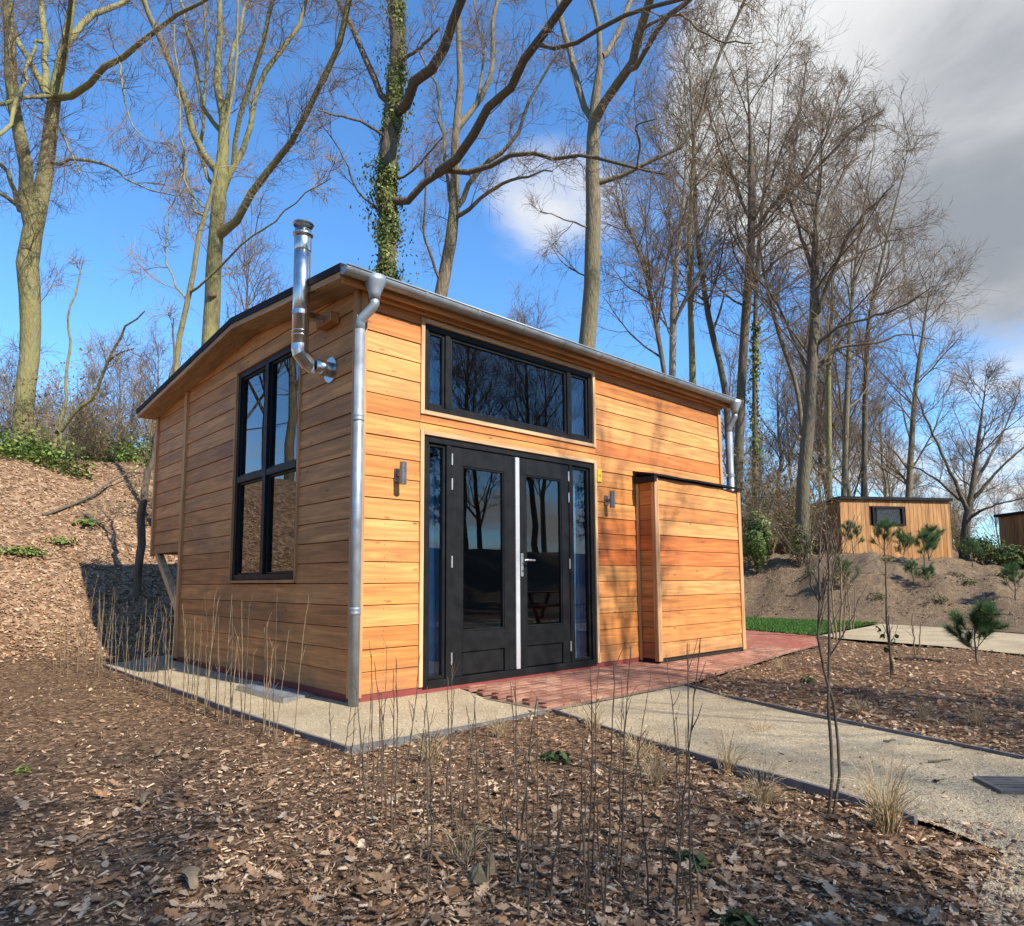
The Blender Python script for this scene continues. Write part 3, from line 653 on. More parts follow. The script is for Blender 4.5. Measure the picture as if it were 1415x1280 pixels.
# roof
def slab(y0, y1, o0, o1, x0, x1):
    ys = [y0, 2.3, y1]; lo = [(y, soff(y) + o0) for y in ys]; hi = [(y, soff(y) + o1) for y in ys[::-1]]
    mb = MB()
    for a, b in ((0, 1), (1, 2)):
        mb.prism([lo[a], lo[b], hi[1 - a], hi[2 - a]] if a == 0 else [lo[1], lo[2], hi[0], hi[1]], lambda p, z: (x0, p, z), lambda p, z: (x1, p, z))
    return mb
SOFC = (0.40, 0.27, 0.165)
rf = obj('roof', slab(-.13, 5.90, .060, .128, -.262, 6.215), M['roofing'], cabin)
mb = slab(-.085, 5.86, .0, .0595, -.225, 6.18); obj('soffit', mb, M['board_y'], rf, SOFC)
mb = slab(-.105, 5.875, .004, .0592, -.25, -.2255); obj('barge_board', mb, M['board_y'], rf, (0.55, 0.31, 0.14))
mb = MB(); mb.bbox(-.2245, 6.18, -.107, -.0855, 3.445, 3.538, .003); obj('fascia', mb, M['board_x'], rf, (0.62, 0.27, 0.10))
mb = MB(); mb.bbox(.02, 6.0, -.03, -.0015, 3.425, 3.474, .004); obj('fascia', mb, M['board_x'], rf, (0.62, 0.29, 0.11))
# gutter
GY, GZ, GR = -.172, 3.548, .062
def gutter():
    n = 14; x0, x1 = -.255, 6.205; V = []; F = []
    a = np.linspace(math.pi, 2 * math.pi, n)
    for x in (x0, x1):
        for r in (GR, GR - .004):
            for t in a: V.append((x, GY + r * math.cos(t), GZ + r * math.sin(t)))
    for i in range(n - 1): F += [(i, i+1, 2*n+i+1, 2*n+i), (n+i, 3*n+i, 3*n+i+1, n+i+1)]
    for e in (0, 2*n): F += [tuple(range(e, e + n)), ]
    F += [(0, n, 3*n, 2*n), (n-1, 3*n-1, 4*n-1, 2*n-1)]
    g = obj('gutter', MB().add(V, F), M['zinc'], cabin, smooth=False)
    mb = MB(); mb.tube([(x0, GY - GR, GZ + .004), (x1, GY - GR, GZ + .004)], .009, 8); obj('gutter_bead', mb, M['zinc'], g, smooth=True)
    mb = MB(); mb.box(x0, x1, GY + GR - .005, GY + GR + .004, GZ - .01, GZ + .04); obj('gutter_back', mb, M['zinc'], g)
    for x in list(np.arange(.55, 6.0, .62)):
        mb = MB(); pts = [(x, GY + (GR + .004) * math.cos(t), GZ + (GR + .004) * math.sin(t)) for t in np.linspace(math.pi * .98, 2.02 * math.pi, 12)]
        for p, q in zip(pts[:-1], pts[1:]): mb.add([(x - .014, p[1], p[2]), (x + .014, p[1], p[2]), (x + .014, q[1], q[2]), (x - .014, q[1], q[2]), (x - .014, p[1], p[2] + .003), (x + .014, p[1], p[2] + .003), (x + .014, q[1], q[2] + .003), (x - .014, q[1], q[2] + .003)], [(0,1,2,3),(4,7,6,5),(0,4,5,1),(2,6,7,3),(0,3,7,4),(1,5,6,2)])
        obj('gutter_bracket', mb, M['zinc'], g)
gutter()
def downpipe(xt, xb, zend, wall_y):
    r = .041; 
    # funnel
    mb = MB(); mb.tube([(xt, GY, GZ - .002), (xt, GY, GZ - .05), (xt, GY, GZ - .15), (xt, GY, GZ - .20)], [.098, .092, .05, .047], 20); f = obj('downpipe', mb, M['zinc'], cabin, smooth=True)
    zt = GZ - .19
    pts = [(xt, GY, zt), (xt, GY, zt - .05), (xt + (xb - xt) * .1, GY + .012, zt - .075), (xb, wall_y - .012, zt - .185), (xb, wall_y, zt - .21), (xb, wall_y, zt - .3)]
    mb = MB(); mb.tube(pts, r, 18); obj('pipe_bend', mb, M['zinc'], f, smooth=True)
    mb = MB(); mb.tube([(xb, wall_y, zt - .27), (xb, wall_y, zend)], r + .0015, 18); obj('pipe', mb, M['zinc'], f, smooth=True)
    return f
dp = downpipe(.045, -.035, -.11, -.075)
for z in (2.32, .70):
    mb = MB(); mb.tube([(-.035, -.075, z - .03), (-.035, -.075, z - .025), (-.035, -.075, z - .012), (-.035, -.075, z + .012), (-.035, -.075, z + .025), (-.035, -.075, z + .03)], [.044, .051, .046, .046, .051, .044], 18); obj('pipe_clamp', mb, M['zinc'], dp, smooth=True)
mb = MB(); mb.tube([(-.035, -.075, 1.0), (-.035, -.075, 1.002)], .0445, 18); obj('pipe_joint', mb, M['zinc'], dp)
dp2 = downpipe(6.10, 6.08, -.11, -.085)
mb = MB(); mb.tube([(6.08, -.085, 2.42), (6.08, -.085, 2.47)], .05, 16); obj('pipe_clamp', mb, M['zinc'], dp2)
mb = MB(); mb.box(XR + .006, 6.07, -.06, -.04, 2.43, 2.46); obj('pipe_bracket', mb, M['zinc'], dp2)

# ------------------------------------------------------------------ fittings on the cabin
def wall_lamp(x, z, label):
    r = empty('wall_lamp', (x, -.09, z), label, 'lamp', 'wall lamps beside the doors')
    mb = MB(); mb.tube([(x, -.09, z - .10), (x, -.09, z - .097), (x, -.09, z + .097), (x, -.09, z + .10)], [.028, .031, .031, .028], 24); obj('lamp_tube', mb, M['lampm'], r, smooth=False)
    mb = MB(); mb.tube([(x, -.056, z - .01), (x, .003, z - .01)], .018, 12); obj('lamp_arm', mb, M['lampm'], r)
    mb = MB(); mb.bbox(x - .03, x + .03, -.012, .006, z - .07, z + .05, .003); obj('wall_plate', mb, M['lampm'], r)
l1 = onY(557, 654, -.09); l2 = onY(846, 690, -.09)
wall_lamp(float(l1[0]), float(l1[2]), 'dark metal tube wall lamp between the downpipe and the glass doors')
wall_lamp(float(l2[0]), float(l2[2]), 'dark metal tube wall lamp under the small yellow sign')
ys = empty('yellow_sign', (3.2, 0, 2.15), 'small yellow plate with dark letters beside the door frame', 'sign')
mb = MB(); mb.bbox(3.155, 3.235, -.008, .003, 2.085, 2.235, .002); obj('sign_plate', mb, M['yellow'], ys)
tc = bpy.data.curves.new('letters', 'FONT'); tc.body = 'V5'; tc.size = .045; tc.align_x = 'CENTER'; tc.extrude = .0006
to = bpy.data.objects.new('letters', tc); COL.objects.link(to); dgp = bpy.context.evaluated_depsgraph_get(); me = bpy.data.meshes.new_from_object(to.evaluated_get(dgp)); bpy.data.objects.remove(to)
me.transform(Matrix.Translation((3.195, -.0092, 2.142)) @ Matrix.Rotation(math.pi / 2, 4, 'X')); me.materials.clear(); link('letters', me, M['ink'], ys)
# stove flue
def flue():
    x, y = -.30, .50; r = .073; zb = 3.02
    f = empty('stove_flue', (0, .5, 2.95), 'polished steel stove flue rising from the side wall beside the gutter', 'flue')
    zt = 4.16
    mb = MB(); mb.tube([(x, y, zb), (x, y, zt - .05)], r, 28); obj('flue_pipe', mb, M['steel'], f, smooth=True)
    mb = MB(); mb.tube([(x, y, zt - .25), (x, y, zt - .245), (x, y, zt - .13), (x, y, zt - .125)], [r, r + .003, r + .003, r], 28); obj('flue_sleeve', mb, M['steel'], f, smooth=True)
    mb = MB(); mb.tube([(x, y, zt - .11), (x, y, zt - .10), (x, y, zt - .085), (x, y, zt - .08)], [r, r + .016, r + .016, r], 28); obj('flue_ring', mb, M['steel'], f)
    mb = MB(); mb.tube([(x, y, zt - .012), (x, y, zt), (x, y, zt + .012), (x, y, zt + .016)], [r + .01, r + .022, r + .016, r - .02], 28); obj('flue_cap', mb, M['steel'], f)
    for z in (zb + .10, zb + .14):
        mb = MB(); mb.tube([(x, y, z - .008), (x, y, z), (x, y, z + .008)], [r, r + .006, r], 28); obj('flue_seam', mb, M['steel'], f, smooth=True)
    mb = MB(); mb.tube([(x, y, zb + .02), (x, y, zb - .03), (x + .0, y, zb - .045), (x + .085, y, zb - .135), (x + .1, y, zb - .145), (x + .16, y, zb - .145)], r + .001, 28); obj('flue_elbow', mb, M['steel'], f, smooth=False)
    mb = MB(); mb.tube([(x + .14, y, zb - .145), (-.0, y, zb - .145)], r - .004, 28); obj('flue_stub', mb, M['steel'], f, smooth=True)
    mb = MB(); mb.tube([(-.006, y, zb - .145), (.006, y, zb - .145)], .118, 28); obj('wall_rosette', mb, M['steel'], f)
    zk = 3.33
    mb = MB(); mb.tube([(x, y, zk - .02), (x, y, zk + .02)], r + .004, 28); c = obj('flue_clamp', mb, M['steel'], f)
    mb = MB(); mb.bbox(x + .06, -.075, y - .03, y + .03, zk - .03, zk + .03, .004); obj('clamp_arm', mb, M['steel'], c)
    mb = MB(); mb.bbox(-.085, .002, y - .14, y + .14, zk - .05, zk + .05, .004); obj('mounting_block', mb, M['board_y'], f, (0.52, 0.22, 0.08))
flue()
# steel cover plate in the gravel
cp = MB(); cp.bbox(-.31, -.012, .62, 1.66, -.118, -.048, .004); cpo = tag(obj('cover_plate', cp, M['plate']), 'grey steel cover plate lying in the gravel against the side wall', 'cover plate')
mb = MB()
for i in range(9):
    for j in range(34):
        x = -.27 + i * .029; y = .64 + j * .030; a = .011; s = (i + j) % 2
        w, l = (.0025, a) if s else (a, .0025); mb.box(x - w, x + w, y - l, y + l, -.049, -.0462)
o = obj('tread_pattern', mb, M['plate'], cpo)
# drain grate in the path
gc = (onz(1353, 1080, -.1) + onz(1415, 1104, -.1)) / 2
gr = empty('drain_grate', (gc[0], gc[1], -.1), 'black iron drain grate set in the sandy path', 'grate')
d = np.array([0.66, -0.75]); n = np.array([0.75, 0.66]); c0 = np.array([1.23, -4.26])
def gbar(a0, a1, b0, b1, z0, z1, name, par):
    q = [c0 + d * a + n * b for a, b in ((a0, b0), (a1, b0), (a1, b1), (a0, b1))]; mb = MB(); mb.prism([tuple(p) for p in q], lambda x, y: (x, y, z0), lambda x, y: (x, y, z1)); return obj(name, mb, M['iron'], par)
for k in range(5): gbar(-.10, .30, -.088 + k * .042, -.072 + k * .042, -.13, -.084, 'grate_bar', gr)
gbar(-.125, -.101, -.12, .12, -.14, -.082, 'grate_frame', gr); gbar(.301, .325, -.12, .12, -.14, -.082, 'grate_frame', gr)
gbar(-.1005, .3005, -.12, -.101, -.14, -.082, 'grate_frame', gr); gbar(-.1005, .3005, .111, .13, -.14, -.082, 'grate_frame', gr)
mb = MB(); mb.prism([tuple(c0 + d * a + n * b) for a, b in ((-.1, -.1), (.3, -.1), (.3, .11), (-.1, .11))], lambda x, y: (x, y, -.2), lambda x, y: (x, y, -.099)); obj('drain_pit', mb, M['core'], gr)
# ------------------------------------------------------------------ trees
def resample(pts, n):
    p = np.array(pts, float); d = np.r_[0, np.cumsum(np.linalg.norm(np.diff(p[:, :3], axis=0), axis=1))]; t = np.linspace(0, d[-1], n)
    # centripetal-like smoothing: Catmull-Rom through the points
    out = np.empty((n, p.shape[1])); q = np.vstack([2 * p[0] - p[1], p, 2 * p[-1] - p[-2]])
    for i, s in enumerate(t):
        k = min(max(np.searchsorted(d, s, 'right') - 1, 0), len(p) - 2); u = (s - d[k]) / max(d[k + 1] - d[k], 1e-9); a, b, c, e = q[k:k + 4]
        out[i] = .5 * (2 * b + (c - a) * u + (2 * a - 5 * b + 4 * c - e) * u * u + (3 * b - a - 3 * c + e) * u ** 3)
    return out
def tubes(Pn, Rn, sides):
    B, n, _ = Pn.shape; t = np.gradient(Pn, axis=1); t /= np.linalg.norm(t, axis=2, keepdims=True) + 1e-9
    d = Pn[:, -1] - Pn[:, 0]; d /= np.linalg.norm(d, axis=1, keepdims=True) + 1e-9
    ref = np.where(np.abs(d[:, 2:3]) < .75, np.array([[0, 0, 1.]]), np.array([[1., 0, 0]])); ref = ref - d * (ref * d).sum(1, keepdims=True); ref /= np.linalg.norm(ref, axis=1, keepdims=True)
    u = np.cross(t, np.repeat(ref[:, None], n, 1)); u /= np.linalg.norm(u, axis=2, keepdims=True) + 1e-9; v = np.cross(t, u)
    a = np.arange(sides) * 2 * np.pi / sides
    V = Pn[:, :, None] + Rn[:, :, None, None] * (u[:, :, None] * np.cos(a)[None, None, :, None] + v[:, :, None] * np.sin(a)[None, None, :, None])
    i = np.arange(B * n * sides).reshape(B, n, sides); j = np.roll(i, -1, 2)
    F = np.stack([i[:, :-1], j[:, :-1], j[:, 1:], i[:, 1:]], -1).reshape(-1, 4)
    return V.reshape(-1, 3), F
def join(parts):
    Vs = []; Fs = []; b = 0
    for V, F in parts: Vs.append(V); Fs.append(F + b); b += len(V)
    return np.concatenate(Vs), np.concatenate(Fs)
def grow(Pn, Rn, per, Lf, ang, n, trop, wig, t0=.15, t1=1., rr=.6, rend=.0025, rg=rng, rmax=9.):
    # children of a batch of branches; per: children per parent (array), Lf(t, parent length) -> length
    B, k, _ = Pn.shape; per = np.broadcast_to(np.asarray(per), (B,)); cnt = np.floor(per + rg.random(B)).astype(int); idx = np.repeat(np.arange(B), cnt); m = len(idx)
    if m == 0: return np.zeros((0, n, 3)), np.zeros((0, n))
    t = t0 + (t1 - t0) * rg.random(m); f = t * (k - 1); i0 = np.minimum(f.astype(int), k - 2); w = (f - i0)[:, None]
    p = Pn[idx, i0] * (1 - w) + Pn[idx, i0 + 1] * w; tg = Pn[idx, i0 + 1] - Pn[idx, i0]; tg /= np.linalg.norm(tg, axis=1, keepdims=True) + 1e-9
    r = Rn[idx, i0] * (1 - w[:, 0]) + Rn[idx, i0 + 1] * w[:, 0]; PL = np.linalg.norm(Pn[:, -1] - Pn[:, 0], axis=1)[idx]
    q = rg.normal(size=(m, 3)); q -= tg * (q * tg).sum(1, keepdims=True); q /= np.linalg.norm(q, axis=1, keepdims=True) + 1e-9
    a = np.radians(rg.uniform(ang[0], ang[1], m))[:, None]; d = tg * np.cos(a) + q * np.sin(a); L = Lf(t, PL) * rg.uniform(.6, 1.25, m)
    out = np.empty((m, n, 3)); out[:, 0] = p; st = (L / (n - 1))[:, None]
    for s in range(1, n):
        d = d + rg.normal(size=(m, 3)) * wig + np.array([0, 0, trop]); d /= np.linalg.norm(d, axis=1, keepdims=True); out[:, s] = out[:, s - 1] + d * st
    r0 = np.minimum(np.minimum(r * rr, L * .011 + .0015), rmax); r0 = np.maximum(r0, rend * 1.3)
    return out, r0[:, None] + (np.minimum(rend, r0 * .6) - r0)[:, None] * np.linspace(0, 1, n)[None] ** .8
def crown_from(Pl, Rl, per, Ls, rg, trop=.05, fine=1.0, ang=(28, 62)):
    parts = []; A = grow(Pl, Rl, per * 1.25, lambda t, l: Ls * (1.15 - .55 * t), ang, 7, trop, .13, .12, 1., .6, .006, rg); parts.append(tubes(*A, 4))
    B = grow(*A, 6.2 * fine, lambda t, l: l * (.66 - .25 * t), (25, 60), 5, trop * .8, .15, .12, 1., .6, .0042, rg); parts.append(tubes(*B, 3))
    Cc = grow(*B, 4.6 * fine, lambda t, l: l * (.66 - .2 * t) + .12, (25, 60), 4, trop * .5, .17, .1, 1., .65, .0033, rg); parts.append(tubes(*Cc, 3))
    D = grow(*Cc, 1.8 * fine, lambda t, l: l * .6 + .1, (25, 60), 3, .03, .15, .1, 1., .7, .0028, rg); parts.append(tubes(*D, 3))
    return join(parts)
NL = 14
def limb3(pts, D, D1, rg, base=False):
    # traced limb: pixel track plus width, given its own distance from D at the start to D1 at the end
    p = resample(pts, NL); s = np.linspace(0, 1, NL); Dd = D + (D1 - D) * s; X = np.array([P(a, b, dd) for (a, b, _), dd in zip(p, Dd)]); R = np.maximum(p[:, 2], 1.2) * .44 * Dd / CF
    L = np.linalg.norm(X[-1] - X[0]); X[1:-1] += rg.normal(size=(NL - 2, 3)) * min(.04, .006 * L)
    if pts[-1][1] <= 26:   # limb leaves the picture: it goes on growing
        d = X[-1] - X[-3]; d /= np.linalg.norm(d); e = [X[-1]]; er = [R[-1]]
        for i in range(5): d = d + np.array([0, 0, .12]) + rg.normal(size=3) * .1; d /= np.linalg.norm(d); e.append(e[-1] + d * .8); er.append(R[-1] * (1 - (i + 1) / 5.6))
        X = resample(np.vstack([X, e[1:]]), NL + 0); r2 = np.r_[R, er[1:]]; R = np.interp(np.linspace(0, 1, NL), np.linspace(0, 1, len(r2)), r2)
    return X, R
def snap(pts, Xs):
    # start a limb on the nearest earlier limb, at that limb's own distance
    best = None
    for X in Xs:
        Y = resample(X, 60); d = Y - CC; f = d @ CFW; u = CX + CF * (d @ CR) / f; v = CY - CF * (d @ CU) / f; e = np.hypot(u - pts[0][0], v - pts[0][1]); k = int(e.argmin())
        if best is None or e[k] < best[0]: best = (e[k], u[k], v[k], f[k])
    e, u, v, f = best; w = pts[0][2]
    return ([(u, v, w * 1.25)] + list(pts) if e > 3 else [(u, v, w * 1.25)] + list(pts[1:])), float(f)
def tree(name, D, limbs, label, group, mat, twig='twig', per=1.1, Ls=1.5, seed=0, fine=1.0, trop=.05, ang=(28, 62), cat='tree', trunkper=.35, droot=.1):
    rg = np.random.default_rng(seed + 100); Xs = []; Rs = []
    for i, (pts, dd) in enumerate(limbs):
        if i == 0: X, R = limb3(pts, D, D + dd, rg)
        else: pts, Ds = snap(pts, Xs); X, R = limb3(pts, Ds, D + dd[1], rg)
        Xs.append(X); Rs.append(R)
    # root the trunk in the ground
    b = Xs[0][0].copy(); g = hz(b[0], b[1]); X0 = np.vstack([[b[0], b[1], g - .3], [b[0], b[1], g + droot], Xs[0]]) if b[2] > g + .3 else np.vstack([[b[0], b[1], g - .3], Xs[0]]); r0 = Rs[0][0]
    R0 = np.r_[[r0 * 1.3, r0 * 1.12] if len(X0) == NL + 2 else [r0 * 1.3], Rs[0]]; n2 = 22
    Xr = resample(X0, n2); Rr = np.interp(np.linspace(0, 1, n2), np.r_[0, np.cumsum(np.linalg.norm(np.diff(X0, axis=0), axis=1))] / np.linalg.norm(np.diff(X0, axis=0), axis=1).sum(), R0)
    parts = [tubes(Xr[None], Rr[None], 14)]
    if len(Xs) > 1: parts.append(tubes(np.array(Xs[1:]), np.array(Rs[1:]), 9))
    root = empty(name, (float(b[0]), float(b[1]), g), label, cat, group)
    V, F = join(parts); tk = link('trunk', npmesh('trunk', V, F, True), M[mat], root)
    A = np.array(Xs); RA = np.array(Rs); ln = np.linalg.norm(np.diff(A, axis=1), axis=2).sum(1); pr = ln * per; pr[0] = ln[0] * per * trunkper
    if len(limbs) > 1: V, F = crown_from(A, RA, pr, Ls, rg, trop, fine, ang)
    else: V, F = None, None
    if V is not None: link('crown', npmesh('crown', V, F), M[twig], root)
    return root, Xr, Rr
def autotree(X, R, seed, n1, L1, mat, twig, fine=1., t0=.3, ang=(25, 50), trop=.09):
    # crown on a trunk track: main boughs, then branches and twigs
    rg = np.random.default_rng(seed + 500); X = np.asarray(X); R = np.asarray(R)
    A = grow(X[None], R[None], n1 * 1.2, lambda t, l: L1 * (1.25 - .75 * t), ang, 9, trop, .10, t0, .99, .55, .010, rg); B = grow(*A, 8 * fine, lambda t, l: l * (.62 - .25 * t), (25, 55), 6, trop * .7, .13, .12, 1., .6, .0075, rg)
    Cc = grow(*B, 5.2 * fine, lambda t, l: l * (.5 - .15 * t) + .2, (25, 58), 4, trop * .5, .16, .1, 1., .6, .0048, rg); Dd = grow(*Cc, 1.8 * fine, lambda t, l: l * .65 + .15, (25, 58), 3, .04, .15, .1, 1., .7, .0036, rg)
    tr = join([tubes(X[None], R[None], 12), tubes(*A, 7)]); cr = join([tubes(*B, 4), tubes(*Cc, 3), tubes(*Dd, 3)])
    return npmesh('trunk', *tr, True), npmesh('crown', *cr), M[mat], M[twig]
def traced_auto(name, D, pts, label, group, mat, twig, seed, n1, L1, fine=1., t0=.3, extra=(), ang=(28, 60), trop=.055):
    rg = np.random.default_rng(seed); p = resample(pts, 18); X = np.array([P(a, b, D) for a, b, _ in p]); R = np.maximum(p[:, 2], .5) * .5 * D / CF; R[-5:] *= np.array([.9, .75, .55, .35, .15]); g = hz(X[0][0], X[0][1])
    X = np.vstack([[X[0][0], X[0][1], g - .3], X]) if X[0][2] > g else np.vstack([X[0] - [0, 0, .6], X]); R = np.r_[R[0] * 1.3, R]
    root = empty(name, (float(X[0][0]), float(X[0][1]), g), label, 'tree', group); t, c, a, b = autotree(X, R, seed, n1, L1, mat, twig, fine, t0, ang, trop)
    link('trunk', t, a, root); link('crown', c, b, root)
    if extra:
        Xe = []; Re = []
        for q, D1 in extra: q, Ds = snap(q, [X] + Xe); x, r = limb3(q, Ds, D1, rg); Xe.append(x); Re.append(r)
        Xe = np.array(Xe); Re = np.array(Re); link('limb', npmesh('limb', *tubes(Xe, Re, 8), True), a, root)
        link('crown', npmesh('crown', *crown_from(Xe, Re, np.linalg.norm(Xe[:, -1] - Xe[:, 0], axis=1) * 1.9, 1.3, rg, .08, 1.0)), b, root)
    return root, X, R
W = 'bare trees of the wood behind the cabin'
T1, T1X, T1R = tree('beech_tree', 17.0, [
 ([(30,618,27),(36,520,27),(40,420,28),(46,330,31),(57,275,23),(65,206,21),(74,155,20),(82,120,17),(91,52,13),(100,0,11)], 0),
 ([(44,322,20),(36,292,20),(38,234,19),(26,179,17),(15,103,15),(12,34,12),(9,0,10)], (0,-1)),
 ([(82,136,12),(103,132,10),(137,103,9),(165,81,8),(203,58,6),(220,41,5),(245,20,4)], (0,-2)),
 ([(90,60,10),(107,45,10),(120,27,8),(148,14,7),(179,0,6)], (0,1.5)),
 ([(82,136,6),(41,134,6),(0,144,6),(-40,150,4)], (0,-2)),
 ([(66,130,9),(38,79,8),(17,38,7),(5,0,6)], (0,2)), ([(64,120,10),(62,52,9),(57,0,8)], (0,1)),
 ([(28,292,8),(14,247,7),(0,227,6),(-30,190,5)], (0,1)), ([(25,285,6),(0,268,5),(-40,250,4)], (0,-1)),
 ([(77,225,5),(103,218,5),(144,227,4),(172,247,3),(220,265,2),(275,275,1.3)], (0,-1.5)),
 ([(48,60,5),(30,120,6),(12,170,6),(-20,210,5)], (-2.5,-3)), ([(84,110,6),(92,60,6),(96,20,5)], (0,-1.5)),
 ([(165,84,3),(172,130,3),(185,175,2),(205,195,1.3)], (-2,-2.2)), ([(80,175,4),(95,205,3),(110,240,2)], (0,-1))],
 'tall green-barked beech standing on the bank crest with a low forked trunk', W, 'bark_green', 'twig', 1.2, 1.25, 1, 1.0)
T2, _, _ = tree('beech_tree', 17.5, [
 ([(290,480,25),(294,437,24),(296,378,23),(297,309,21),(302,258,20),(308,206,16),(303,137,12),(304,69,9),(303,0,7)], 0),
 ([(309,326,13),(330,302,12),(357,258,11),(378,227,10),(412,182,9),(433,144,8),(454,93,7),(478,17,6)], (0,-2)),
 ([(311,275,10),(320,241,10),(340,192,8),(354,131,8),(371,93,7),(409,41,6),(423,0,5)], (0,1)),
 ([(318,225,7),(330,180,7),(344,120,7),(364,52,5),(378,0,4)], (0,-1)),
 ([(296,241,11),(278,206,10),(261,155,9),(248,113,8),(223,62,7),(206,21,6),(199,0,6)], (0,-1.5)),
 ([(300,190,7),(292,165,7),(275,137,6),(272,96,5),(261,52,4),(248,0,3)], (0,1.5)),
 ([(308,165,6),(315,120,6),(323,69,5),(344,0,4)], (0,1.5)), ([(290,262,6),(280,225,6),(277,190,5),(284,130,4),(288,60,4),(283,0,3)], (0,2)),
 ([(440,130,3),(455,100,3),(472,60,2.5),(480,20,2)], (-1.8,-2.5))],
 'many-stemmed grey-green beech rising behind the roof beside the steel flue', W, 'bark_green', 'twig', 1.25, 1.2, 2, 1.0)
tree('young_tree', 13.2, [
 ([(243,512,8),(254,440,8),(268,378,7.5),(275,327,7),(280,285,6),(299,234,5),(316,165,4),(323,86,3.5),(330,0,3)], 0),
 ([(276,300,4),(257,241,3.5),(248,155,3),(241,34,2.5)], (0,.5)), ([(268,406,4),(309,364,3.5),(357,323,3),(388,296,2.5),(419,268,2),(457,247,1.5)], (0,-1)),
 ([(253,412,3),(230,361,2.5),(234,299,2),(254,234,1.5)], (0,.7)), ([(280,285,3),(262,262,2.2),(258,235,1.6)], (0,.3))],
 'slender pale young tree leaning in front of the many-stemmed beech', W, 'bark_green', 'twig_light', 1.3, .8, 3, .9)
T4, T4X, T4R = tree('ivy_oak', 16.5, [
 ([(533,420,30),(534,375,29),(533,309,28),(538,241,28),(541,172,26),(543,103,24),(548,52,22),(548,0,20)], 0),
 ([(553,278,12),(584,254,11),(612,241,10),(643,237,9),(677,227,8),(701,217,8),(732,211,6.5),(767,217,6),(808,215,5.5),(846,223,5),(883,234,4),(918,241,3)], (0,-3)),
 ([(606,243,13),(633,217,14),(653,186,14),(667,165,13),(691,134,13),(712,113,13),(715,89,12),(736,69,12),(756,38,12),(773,14,11),(784,0,10)], (-1,-4)),
 ([(744,66,6),(791,62,7),(818,48,6.5),(842,31,6),(877,17,6),(918,5,5)], (-3.2,-5)),
 ([(555,160,16),(567,120,16),(584,103,15),(602,89,14),(619,52,13),(629,21,12),(638,0,11)], (0,-2)),
 ([(534,150,10),(526,131,10),(505,79,9),(488,41,7),(468,0,6)], (0,1)), ([(532,192,5),(523,182,4.5),(495,168,4),(461,158,3),(440,153,2.2)], (0,-1.5)),
 ([(522,290,4),(492,261,3),(478,223,2.5),(461,196,2),(440,165,1.5)], (0,-1)), ([(550,88,6),(578,69,5),(607,40,3.5)], (0,-1)),
 ([(553,245,4),(575,232,3.5),(590,215,3),(612,190,2)], (0,-.8)), ([(883,234,3),(885,195,3),(878,175,2.5),(905,165,2)], (-3,-3.4))],
 'ivy-clad oak behind the gutter corner with long dark crooked limbs', W, 'bark_dark', 'twig', .95, 1.1, 4, .95)
tree('oak_tree', 20.0, [
 ([(606,450,22),(612,399,20),(622,344,19),(627,292,17),(627,247,13),(632,192,12),(636,137,10),(636,69,8),(634,0,7)], 0),
 ([(639,296,7),(663,275,6),(698,254,5),(739,241,3),(763,237,2)], (0,-2)), ([(632,285,9),(660,241,8),(681,220,7),(712,192,6),(729,151,5),(749,110,4),(773,72,3)], (0,-1)),
 ([(634,180,9),(643,165,9),(663,134,8),(681,103,7),(681,34,6),(687,0,5)], (0,1)), ([(627,292,7),(619,254,6),(612,192,5),(602,120,4),(578,69,3)], (0,1.5)),
 ([(606,385,5),(588,327,4),(588,275,3.5),(588,223,2.5)], (0,-1)), ([(655,148,5),(668,90,4),(660,30,3),(655,0,3)], (.5,1.5))],
 'grey-green oak forking low just behind the roof beside the ivy-clad oak', W, 'bark_grey', 'twig', 1.35, 1.15, 5, 1.0)
T6, T6X, T6R = tree('oak_tree', 17.0, [
 ([(811,520,28),(812,470,27),(815,440,26),(816,378,25),(820,309,24),(820,241,22),(818,192,20),(821,162,18),(825,120,10),(832,69,8),(818,0,6)], 0),
 ([(824,166,14),(849,120,14),(870,96,13),(883,45,12),(897,0,10)], (0,-2)), ([(873,103,8),(897,62,8),(918,27,7),(955,0,6)], (-1,-3.5)),
 ([(832,85,9),(856,41,8),(870,0,6)], (0,1)), ([(817,168,10),(801,127,10),(787,69,8),(773,20,6)], (0,1)),
 ([(826,258,8),(866,238,7),(901,223,6.5),(949,192,6),(971,144,5),(988,87,5),(1019,26,4),(1032,0,4)], (0,-1)), ([(808,313,3),(770,299,2),(746,292,1.3)], (0,-.6)),
 ([(806,380,2.5),(780,365,1.8),(765,345,1.3)], (0,.5)), ([(885,40,5),(930,20,4),(990,55,3),(1040,60,2)], (-2,-3))],
 'straight oak trunk with pale pruning scars rising behind the middle of the gutter', W, 'bark_grey', 'twig', 1.05, 1.05, 6, .95)
# pruning scars on that trunk
for (u, v, w, h) in ((829, 351, 9, 12), (828, 273, 7, 8), (828, 385, 6, 7)):
    c = P(u, v, 17.0); mb = MB(); r = w * .5 * 17 / CF; n = CR * .75 - CFW * .66; mb.tube([c - n * .12, c + n * .0, c + n * .012], [r * 1.25, r * 1.1, r * .8], 10); obj('pruning_scar', mb, M['stem_tan'], T6, smooth=True)
c = P(297, 410, 17.5); mb = MB(); n = -CFW; mb.tube([c + n * .1, c + n * .225, c + n * .235], [.10, .085, .06], 10); obj('pruning_scar', mb, M['stem_tan'], T2, smooth=True)
traced_auto('birch_tree', 23, [(925,620,11),(929,516,9.5),(931,416,9.5),(936,350,7),(944,284,5),(950,200,4),(957,110,2)], 'pale-barked slender tree standing clear behind the right part of the gutter', W, 'bark_birch', 'twig', 21, 16, 4.2, 1.0, .32)
